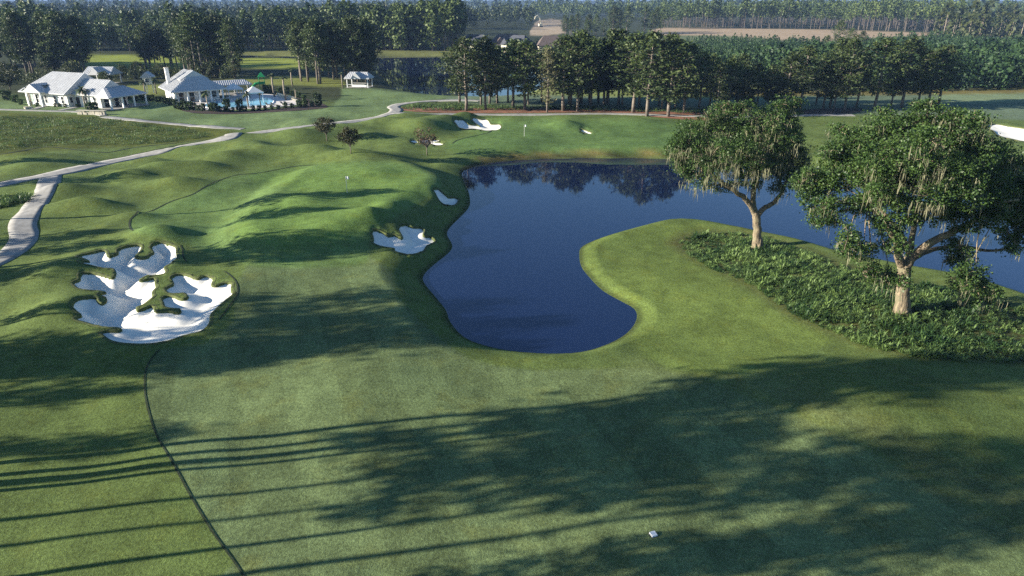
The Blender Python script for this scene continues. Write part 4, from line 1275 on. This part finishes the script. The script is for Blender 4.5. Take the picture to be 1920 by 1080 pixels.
for xx in (2.6,):
    MB().box(xx - .35, xx + .3, -.07, -.01, .8, 2.7).build('shutter', M['shutter'], h1); MB().box(.2, .75, -.07, -.01, .8, 2.7).build('shutter', M['shutter'], h1)
for xx in (4.5, 7.9): window(h1, xx, 0, .7, .9, 2.0, '-y')
window(h1, 6.2, 0, .0, 1.5, 2.4, '-y', False, 'door', 'door')
for xx in (20.5, 23.6): window(h1, xx, 2, .8, 1.0, 1.8, '-y')
window(h1, 17.3, 2, 0, 1.5, 2.4, '-y', False, 'door', 'door')
for yy in (3.6, 6.6, 8.8): window(h1, 25.6, yy, .05, 1.3, 2.3, '+x', True, 'glass', 'door')
window(h1, 16, 1.0, 1.0, .8, 1.4, '+x')

# clubhouse with the chimney and porch
c0 = gp(330, 196)
rz2 = math.atan2(.59, .81)
h2 = empty('clubhouse', c0, rz2); tag(h2, 'white clubhouse with chimney and deep column porch beside the pool', 'building')
w = MB(); w.box(.4, 12.2, 3.0, 14, -.5, 3.2); w.build('wall', M['white'], h2)
hip_roof(MB(), -1.0, 13.6, -1.1, 15, 3.35, 7.9, 5.0, 1.2, 'y').build('roof', M['roof'], h2)
g = MB(); g.solid([(3.2, 2.9, 6.15), (9.4, 2.9, 6.15), (6.3, 2.9, 8.05), (3.2, 5.6, 6.15), (9.4, 5.6, 6.15), (6.3, 5.6, 8.05)], [(0, 1, 2), (5, 4, 3), (0, 2, 5, 3), (1, 4, 5, 2), (0, 3, 4, 1)])
g.build('gable', M['trim'], h2)
hip_roof(MB(), 2.6, 10.0, 2.55, 5.8, 5.98, 8.22, 0, 0, 'y', .12).build('gable_roof', M['roof'], h2)
for xx in (.2, 3.3, 6.3, 9.3, 12.4): MB().box(xx - .18, xx + .18, -.3, .06, -.4, 3.15).build('porch_column', M['trim'], h2)
MB().box(-.3, 12.9, -.7, 3.0, -.5, .08).build('porch_floor', M['deck'], h2)
for xx in (2.3, 5.0): window(h2, xx, 3.0, .15, 1.2, 2.4, '-y', True, 'glass', 'door')
for xx in (8, 10.8): window(h2, xx, 3.0, .9, 1.2, 1.6, '-y')
for yy in (5, 9): window(h2, .4, yy, .7, 1.0, 1.8, '-x')
ch = MB(); ch.box(.6, 1.5, 9.6, 10.6, 3.2, 8.6); o = ch.build('chimney', M['white'], h2)
MB().box(.5, 1.6, 9.5, 10.7, 8.6, 8.8).build('chimney_cap', M['stone'], o)


def pavilion(name, label, cat, px, py, rz, L, W, he, hr, nx, roofmat='roof', hip=1.8, gable_front=False, rail=False):
    root = empty(name, gp(px, py), rz); tag(root, label, cat)
    hip_roof(MB(), -L / 2 - .5, L / 2 + .5, -W / 2 - .5, W / 2 + .5, he + .15, hr, hip, hip).build('roof', M[roofmat], root)
    if gable_front:
        hip_roof(MB(), -L * .22, L * .22, -W / 2 - 1.2, 0, he + .25, hr + .1, 0, 0, 'y').build('front_gable_roof', M[roofmat], root)
    for i in range(nx):
        for s in (-1, 1):
            x = -L / 2 + .2 + (L - .4) * i / (nx - 1)
            MB().box(x - .12, x + .12, s * (W / 2 - .2) - .12, s * (W / 2 - .2) + .12, -.3, he).build('post', M['trim'], root)
    MB().box(-L / 2 - .2, L / 2 + .2, -W / 2 - .2, W / 2 + .2, -.4, .07).build('floor', M['concrete'], root)
    if rail:
        r_ = MB(); r_.box(-L / 2 + .35, L / 2 - .35, -W / 2 + .15, -W / 2 + .22, .9, 1.0); r_.box(-L / 2 + .35, L / 2 - .35, W / 2 - .22, W / 2 - .15, .9, 1.0)
        r_.build('railing', M['trim'], root)
        MB().box(-L / 2 + 1, L / 2 - 1, -.3, .3, .07, .55).build('bench', M['trim'], root)
    return root


pavilion('gazebo', 'white open gazebo with grey roof and front gable at the lake shore', 'gazebo', 675, 163, -.12, 7.2, 5.0, 2.8, 4.7, 2, hip=1.2, gable_front=True, rail=True)
pavilion('pool_pavilion', 'long low white roofed pavilion beside the chimney clubhouse', 'pavilion', 430, 176, .50, 12, 5, 2.7, 4.0, 4)
pavilion('garden_pavilion', 'blue grey roofed pavilion behind the long clubhouse', 'pavilion', 196, 156, -.1, 9, 6, 3.0, 5.4, 3, gable_front=True, hip=.4)
for px, py, lab in [(441, 182, 'white pyramid roofed pool cabana nearer the chimney clubhouse'), (478, 189, 'white pyramid roofed pool cabana in the middle of the deck')]:
    root = empty('pool_cabana', gp(px, py), .55); tag(root, lab, 'cabana')
    hip_roof(MB(), -2.2, 2.2, -2.2, 2.2, 2.5, 3.9, 2.1, 2.1, th=.3, ribs=False).build('roof', M['canvas'], root)
    for a in (-1, 1):
        for b in (-1, 1): MB().box(a * 1.9 - .09, a * 1.9 + .09, b * 1.9 - .09, b * 1.9 + .09, -.2, 2.35).build('post', M['trim'], root)

# small white tower on legs
root = empty('lookout_tower', gp(283, 174), .2); tag(root, 'small white lookout tower on tall posts between the clubhouses', 'tower')
MB().box(-1.3, 1.3, -1.2, 1.2, 2.6, 4.6).build('cabin', M['white'], root)
hip_roof(MB(), -1.7, 1.7, -1.7, 1.7, 4.75, 6.2, 0, 0, 'y', ribs=False).build('roof', M['roof'], root)
for a in (-1, 1):
    for b in (-1, 1): MB().box(a * 1.1 - .1, a * 1.1 + .1, b * 1.0 - .1, b * 1.0 + .1, -.2, 2.6).build('leg', M['trim'], root)
window(root, 0, -1.2, 3.3, 1.0, .8, '-y')

# entrance stones
root = empty('stone_wall', gp(172, 215), -.15); tag(root, 'low pale stone wall of stacked blocks at the end of the footpath', 'wall')
r = random.Random(3)
mb = MB()
for i in range(11):
    x = -3.6 + i * .68; h = r.uniform(.5, .95); d = r.uniform(.3, .45); mb.box(x, x + .62, -d, d, -.2, h)
mb.build('blocks', M['stone'], root)
MB().box(-3.7, 3.95, -.5, .5, .96, 1.06).build('coping', M['stone'], root)
root = empty('rock_pile', gp(54, 204), .3); tag(root, 'pale boulders beside the left palm of the long clubhouse', 'rocks')
mb = MB()
for i in range(5):
    x, y = r.uniform(-1.2, 1.2), r.uniform(-.5, .5); s = r.uniform(.35, .7)
    pts = [(x + s * math.cos(a) * r.uniform(.7, 1.1), y + s * math.sin(a) * r.uniform(.6, 1), z) for z, q in ((-.1, 1), (s * .7, .8), (s * 1.0, .45)) for a in [k * 1.047 for k in range(6)]]
    mb.solid(pts, [(k, (k + 1) % 6, 6 + (k + 1) % 6, 6 + k) for k in range(6)] + [(6 + k, 6 + (k + 1) % 6, 12 + (k + 1) % 6, 12 + k) for k in range(6)] + [tuple(range(12, 18))])
mb.build('boulders', M['stone'], root)

# pool terrace
carpet('pool_deck', [(345, 195), (375, 190), (420, 184), (440, 178), (480, 176), (520, 179), (560, 189), (556, 197), (520, 201), (460, 205), (400, 207), (352, 205)], M['deck'], .10)
poolp = px_poly([(386, 197), (405, 191), (440, 192), (474, 188), (490, 185), (508, 187), (512, 193), (500, 198), (470, 200), (448, 203), (405, 204), (388, 202)])
pool = empty('swimming_pool', (float(poolp[:, 0].mean()), float(poolp[:, 1].mean()), 0)); tag(pool, 'curved bright blue swimming pool on the pale deck', 'pool')
pz = float(np.median(hfull(poolp[:, 0], poolp[:, 1]))) + .22
o = sheet('water', poolp - np.array(pool.location[:2]), pz + .02, M['pool'], None); o.parent = pool
q = grow(poolp, .35) - np.array(pool.location[:2]); p0 = poolp - np.array(pool.location[:2]); n = len(q)
V = np.concatenate([np.column_stack([q, np.full(n, pz - .4)]), np.column_stack([q, np.full(n, pz + .06)]), np.column_stack([p0, np.full(n, pz + .06)]), np.column_stack([p0, np.full(n, pz - .1)])])
j = np.arange(n)
obj('coping', mesh_np('coping', V, np.concatenate([np.stack([k * n + j, k * n + (j + 1) % n, (k + 1) * n + (j + 1) % n, (k + 1) * n + j], 1) for k in range(3)])), M['trim'], pool)
carpet('mulch_bed', [(330, 203), (352, 207), (420, 209), (500, 205), (560, 199), (566, 190), (520, 178), (560, 182), (590, 190), (614, 199), (600, 204), (520, 210), (430, 214), (360, 212)], M['mulch'], .06)


def lounger(px, py, rz, mat, label, grp):
    root = empty('sun_lounger', gp(px, py) + Vector((0, 0, .1)), rz); tag(root, label, 'lounger', grp)
    MB().box(-.32, .32, -.9, .35, .30, .38).build('seat', M[mat], root)
    MB().solid([(-.32, .35, .3), (.32, .35, .3), (.32, .35, .38), (-.32, .35, .38), (-.32, .95, .9), (.32, .95, .9), (.32, .9, .98), (-.32, .9, .98)], [(0, 1, 2, 3), (4, 7, 6, 5), (0, 4, 5, 1), (3, 2, 6, 7), (0, 3, 7, 4), (1, 5, 6, 2)]).build('backrest', M[mat], root)
    for a in (-.28, .28):
        for b in (-.8, .3): MB().box(a - .03, a + .03, b - .03, b + .03, 0, .3).build('leg', M['trim'], root)


for i in range(6): lounger(523 + i * 2.7, 181.5 + i * .9, .5, 'chair_tan', 'tan sun lounger in the farther line on the right of the pool deck', 'tan loungers in the farther line')
for i in range(5): lounger(543 + i * 2.9, 186.5 + i * .8, .5, 'chair_tan', 'tan sun lounger in the nearer line at the right end of the pool deck', 'tan loungers in the nearer line')
for px, py in ((503, 199), (513, 199)): lounger(px, py, 2.8, 'chair_dark', 'dark pool chair at the right rim of the swimming pool', 'dark chairs at the pool rim')
for px, py in ((531, 197), (538, 196.5)): lounger(px, py, 2.8, 'chair_dark', 'dark pool chair between the pool and the nearer tan loungers', 'dark chairs by the loungers')

# play tower with slide
root = empty('play_tower', gp(493, 168), .3); tag(root, 'green playground tower with pointed roof and slide behind the pool', 'playground')
for a in (-.8, .8):
    for b in (-.8, .8): MB().tube([(a, b, -.1), (a, b, 4.0)], .08, 6).build('post', M['green_plastic'], root)
MB().box(-.9, .9, -.9, .9, 1.6, 1.72).build('platform', M['steel'], root)
MB().solid([(-1.1, -1.1, 3.9), (1.1, -1.1, 3.9), (1.1, 1.1, 3.9), (-1.1, 1.1, 3.9), (0, 0, 5.4)], [(0, 1, 4), (1, 2, 4), (2, 3, 4), (3, 0, 4), (3, 2, 1, 0)]).build('roof', M['green_plastic'], root)
MB().tube([(-.9, 0, 2.0), (-2.0, -.3, 1.8), (-2.8, -.9, 1.1), (-2.4, -1.8, .4), (-1.6, -2.2, .25)], .42, 10).build('slide', M['green_plastic'], root)
MB().box(-.95, .95, -1.0, -.9, 1.7, 2.5).build('panel', M['green_plastic'], root)


# palms
def palm_proto(seed, H, fr=1.5, n=22):
    r = np.random.default_rng(seed); t = MB()
    t.tube([(0, 0, -.2), (.12, 0, H * .5), (.05, .05, H)], [.17, .13, .12], 7)
    V = []; T = []
    for i in range(n):
        a = i * 2.4 + r.normal(0, .2); el = r.uniform(-.5, 1.2); L = fr * r.uniform(.8, 1.15)
        for s in range(3):
            p = lambda u: np.array([.05 + math.cos(a) * math.cos(el) * L * u, .05 + math.sin(a) * math.cos(el) * L * u, H + math.sin(el) * L * u - .55 * L * u * u])
            u0, u1 = s / 3, (s + 1) / 3; w0, w1 = (.05, .22, .20)[s], (.22, .20, .02)[s]
            sx, sy = -math.sin(a), math.cos(a); A, B = p(u0), p(u1)
            V += [(A[0] - sx * w0, A[1] - sy * w0, A[2]), (A[0] + sx * w0, A[1] + sy * w0, A[2]), (B[0] + sx * w1, B[1] + sy * w1, B[2]), (B[0] - sx * w1, B[1] - sy * w1, B[2])]; T.append(r.uniform(0, 1))
    V = np.array(V); cm = mesh_np('crown', V, np.arange(len(V)).reshape(-1, 4), tone=np.array(T))
    tm = t.mesh('trunk', True); tm.materials.append(M['bark_pale']); cm.materials.append(M['palm']); return tm, cm


PALM = palm_proto(5, 4.0); TUFT = palm_proto(6, 4.4, .7, 12)
for (px, py, top, pr, lab) in [(59, 197, 163, PALM, 'palm at the left end of the long clubhouse front'), (94, 197, 160, PALM, 'palm beside the entry roof of the long clubhouse'), (161, 202, 163, PALM, 'palm in front of the right wing of the long clubhouse'),
                               (391, 201, 171, PALM, 'palm at the pool corner in front of the porch columns'), (467, 203, 172, PALM, 'palm in front of the middle pool cabana'), (273, 177, 150, PALM, 'palm close left of the white lookout tower'), (293, 176, 146, PALM, 'palm close right of the white lookout tower'),
                               (515, 182, 140, TUFT, 'bare tall palm right behind the play tower'), (536, 188, 144, TUFT, 'bare tall palm between the two lounger lines'), (549, 162, 132, TUFT, 'bare tall palm on the grass behind the loungers'), (490, 202, 176, TUFT, 'thin bare palm at the front rim of the pool'),
                               (556, 189, 166, TUFT, 'bare short palm at the right end of the pool deck'), (643, 166, 137, TUFT, 'bare palm close left of the gazebo')]:
    c = gp(px, py); tree(pr, c, max(2.5, topz(c, top)), 4.4, 'palm_tree', lab, 'palm', wide=1.25)

# shrubs round the pool bed and the clubhouse
SH = round_proto(81, 2.0, .02, .75, 36, 24, .26, 1, 1.0); SH[0].materials.append(M['bark']); SH[1].materials.append(M['shrub'])
shr = [(331, 204, 2.6), (340, 206, 2.2), (347, 206, 2.6), (353, 207, 2.0), (361, 207, 2.4), (372, 208, 1.6), (381, 208, 2.0), (397, 208, 2.0), (403, 209, 2.4), (413, 209, 1.5), (426, 210, 3.6), (437, 209, 1.2), (451, 209, 3.4),
       (460, 209, 1.5), (475, 208, 1.5), (486, 207, 1.4), (498, 206, 1.2), (510, 206, 1.3), (522, 205, 1.2), (535, 203, 1.6), (548, 203, 1.4), (562, 201, 2.0), (573, 200, 1.8), (585, 200, 1.6), (597, 200, 3.8), (570, 190, 2.0), (560, 184, 1.8), (548, 180, 1.6), (525, 176, 2.0), (508, 173, 2.4), (498, 172, 2.4), (538, 176, 2.2)]
for (px, py, h) in shr:
    tree(SH, gp(px, py), h, 2.0, 'shrub', 'green garden shrub in the dark bed around the pool', 'shrub', 'shrubs in the bed around the pool', wide=1.15 if h < 2.5 else .8)
for (px, py, h) in [(172, 207, 2.2), (178, 206, 1.8)]:
    tree(SH, gp(px, py), h, 2.0, 'shrub', 'dark low shrub behind the stone wall at the right wing', 'shrub', 'dark shrubs behind the stone wall', wide=1.6)
for (px, py, h) in [(40, 196, 1.6), (70, 200, 1.1), (104, 200, 1.0), (113, 200, 1.0), (122, 201, 1.0), (146, 201, 1.0), (30, 192, 2.2), (14, 188, 3)]:
    tree(SH, gp(px, py), h, 2.0, 'shrub', 'low shrub along the front wall of the long clubhouse', 'shrub', 'shrubs along the clubhouse front', wide=1.3)
for (px, py, h) in [(256, 190, 1.6), (270, 188, 2.0), (284, 189, 1.8), (298, 191, 1.6), (312, 194, 1.8), (240, 186, 2.0), (322, 197, 1.8)]:
    tree(SH, gp(px, py), h, 2.0, 'shrub', 'dark shrub in the line between the two clubhouses', 'shrub', 'shrubs between the clubhouses', wide=1.7)


# far houses beyond the lake
def far_house(px, base_d, top, rz, L, W, roof, label, gable=True):
    y = base_d; u = (px - 960) / FPX
    zc_ = y * CP + (CAM_H - 5) * SP; x = u * zc_
    z = 0
    root = empty('house', (x, y, z), rz); tag(root, label, 'house')
    MB().box(-L / 2, L / 2, -W / 2, W / 2, -.5, 3.6).build('wall', M['cream'], root)
    hip_roof(MB(), -L / 2 - .6, L / 2 + .6, -W / 2 - .6, W / 2 + .6, 3.7, 8.6, 4, 4, ribs=False).build('roof', M[roof], root)
    if gable:
        for xx in (-L * .28, L * .2):
            g = MB(); g.solid([(xx - 2.4, -W / 2 - 1.6, -.5), (xx + 2.4, -W / 2 - 1.6, -.5), (xx + 2.4, -W / 2 - 1.6, 3.9), (xx, -W / 2 - 1.6, 6.9), (xx - 2.4, -W / 2 - 1.6, 3.9), (xx - 2.4, 0, -.5), (xx + 2.4, 0, -.5), (xx + 2.4, 0, 3.9), (xx, 0, 6.9), (xx - 2.4, 0, 3.9)],
                              [(0, 1, 2, 3, 4), (9, 8, 7, 6, 5), (1, 6, 7, 2), (5, 0, 4, 9)])
            g.build('front_gable', M['cream'], root)
            hip_roof(MB(), xx - 2.9, xx + 2.9, -W / 2 - 1.95, 1, 3.95, 7.2, 0, 0, 'y', .2, False).build('gable_roof', M[roof], root)
            window(root, xx, -W / 2 - 1.6, 1.0, 1.4, 1.8, '-y')
    window(root, 0, -W / 2, 0, 1.2, 2.3, '-y', False, 'door', 'door')


far_house(893, 400, 0, -.5, 17, 11, 'slate', 'far house with dark roof and two cream gables at the left of the group')
far_house(952, 405, 0, .15, 18, 11, 'shingle', 'far house with brown roof and cream front gables above the pine row')
far_house(973, 392, 0, -.7, 15, 11, 'slate', 'far house with a broad dark blue grey roof right of the brown one')
far_house(1032, 388, 0, .1, 14, 9, 'shingle', 'far low house with brown roof at the right of the group', False)
far_house(765, 418, 0, 0, 6, 5, 'shingle', 'small far cream house among trunks across the lake', False)
# excavator on the bare soil
root = empty('excavator', (29.5, 760, 0), .3); tag(root, 'pale excavator with raised arm on the far bare soil', 'excavator')
MB().box(-1.8, 1.8, -1.5, 1.5, 1.0, 3.4).build('body', M['yellow'], root)
for s in (-1, 1): MB().box(-2.2, 2.2, s * 1.5 - .4, s * 1.5 + .4, -.1, 1.0).build('track', M['steel'], root)
MB().tube([(1.2, 0, 2.6), (-.8, 0, 9), (-3, 0, 11.2)], [.55, .5, .45], 6).build('boom', M['yellow'], root)
MB().tube([(-3, 0, 11.2), (-5.6, 0, 10.2), (-6.4, 0, 7.6)], [.45, .42, .36], 6).build('stick', M['yellow'], root)
MB().solid([(-7.2, -.7, 7.6), (-5.6, -.7, 7.6), (-5.6, .7, 7.6), (-7.2, .7, 7.6), (-6.9, -.6, 6.2), (-6.1, -.6, 6.0), (-6.1, .6, 6.0), (-6.9, .6, 6.2)], [(0, 1, 2, 3), (4, 7, 6, 5), (0, 4, 5, 1), (1, 5, 6, 2), (2, 6, 7, 3), (3, 7, 4, 0)]).build('bucket', M['steel'], root)

# ------------------------------------------------------------------ haze
USE_HAZE = True
if USE_HAZE:
    mb = MB().box(-9000, 9000, -400, 16500, -6, 40)
    hz = mb.mesh('haze')
    m = bpy.data.materials.new('haze'); m.use_nodes = True
    nt = m.node_tree; nt.nodes.remove(nt.nodes['Principled BSDF'])
    pv = nt.nodes.new('ShaderNodeVolumePrincipled')
    pv.inputs['Color'].default_value = (.36, .56, 1.0, 1)
    pv.inputs['Density'].default_value = .00010
    pv.inputs['Anisotropy'].default_value = 0.0
    nt.links.new(pv.outputs[0], nt.nodes['Material Output'].inputs['Volume'])
    tag(obj('haze', hz, m), kind='stuff')
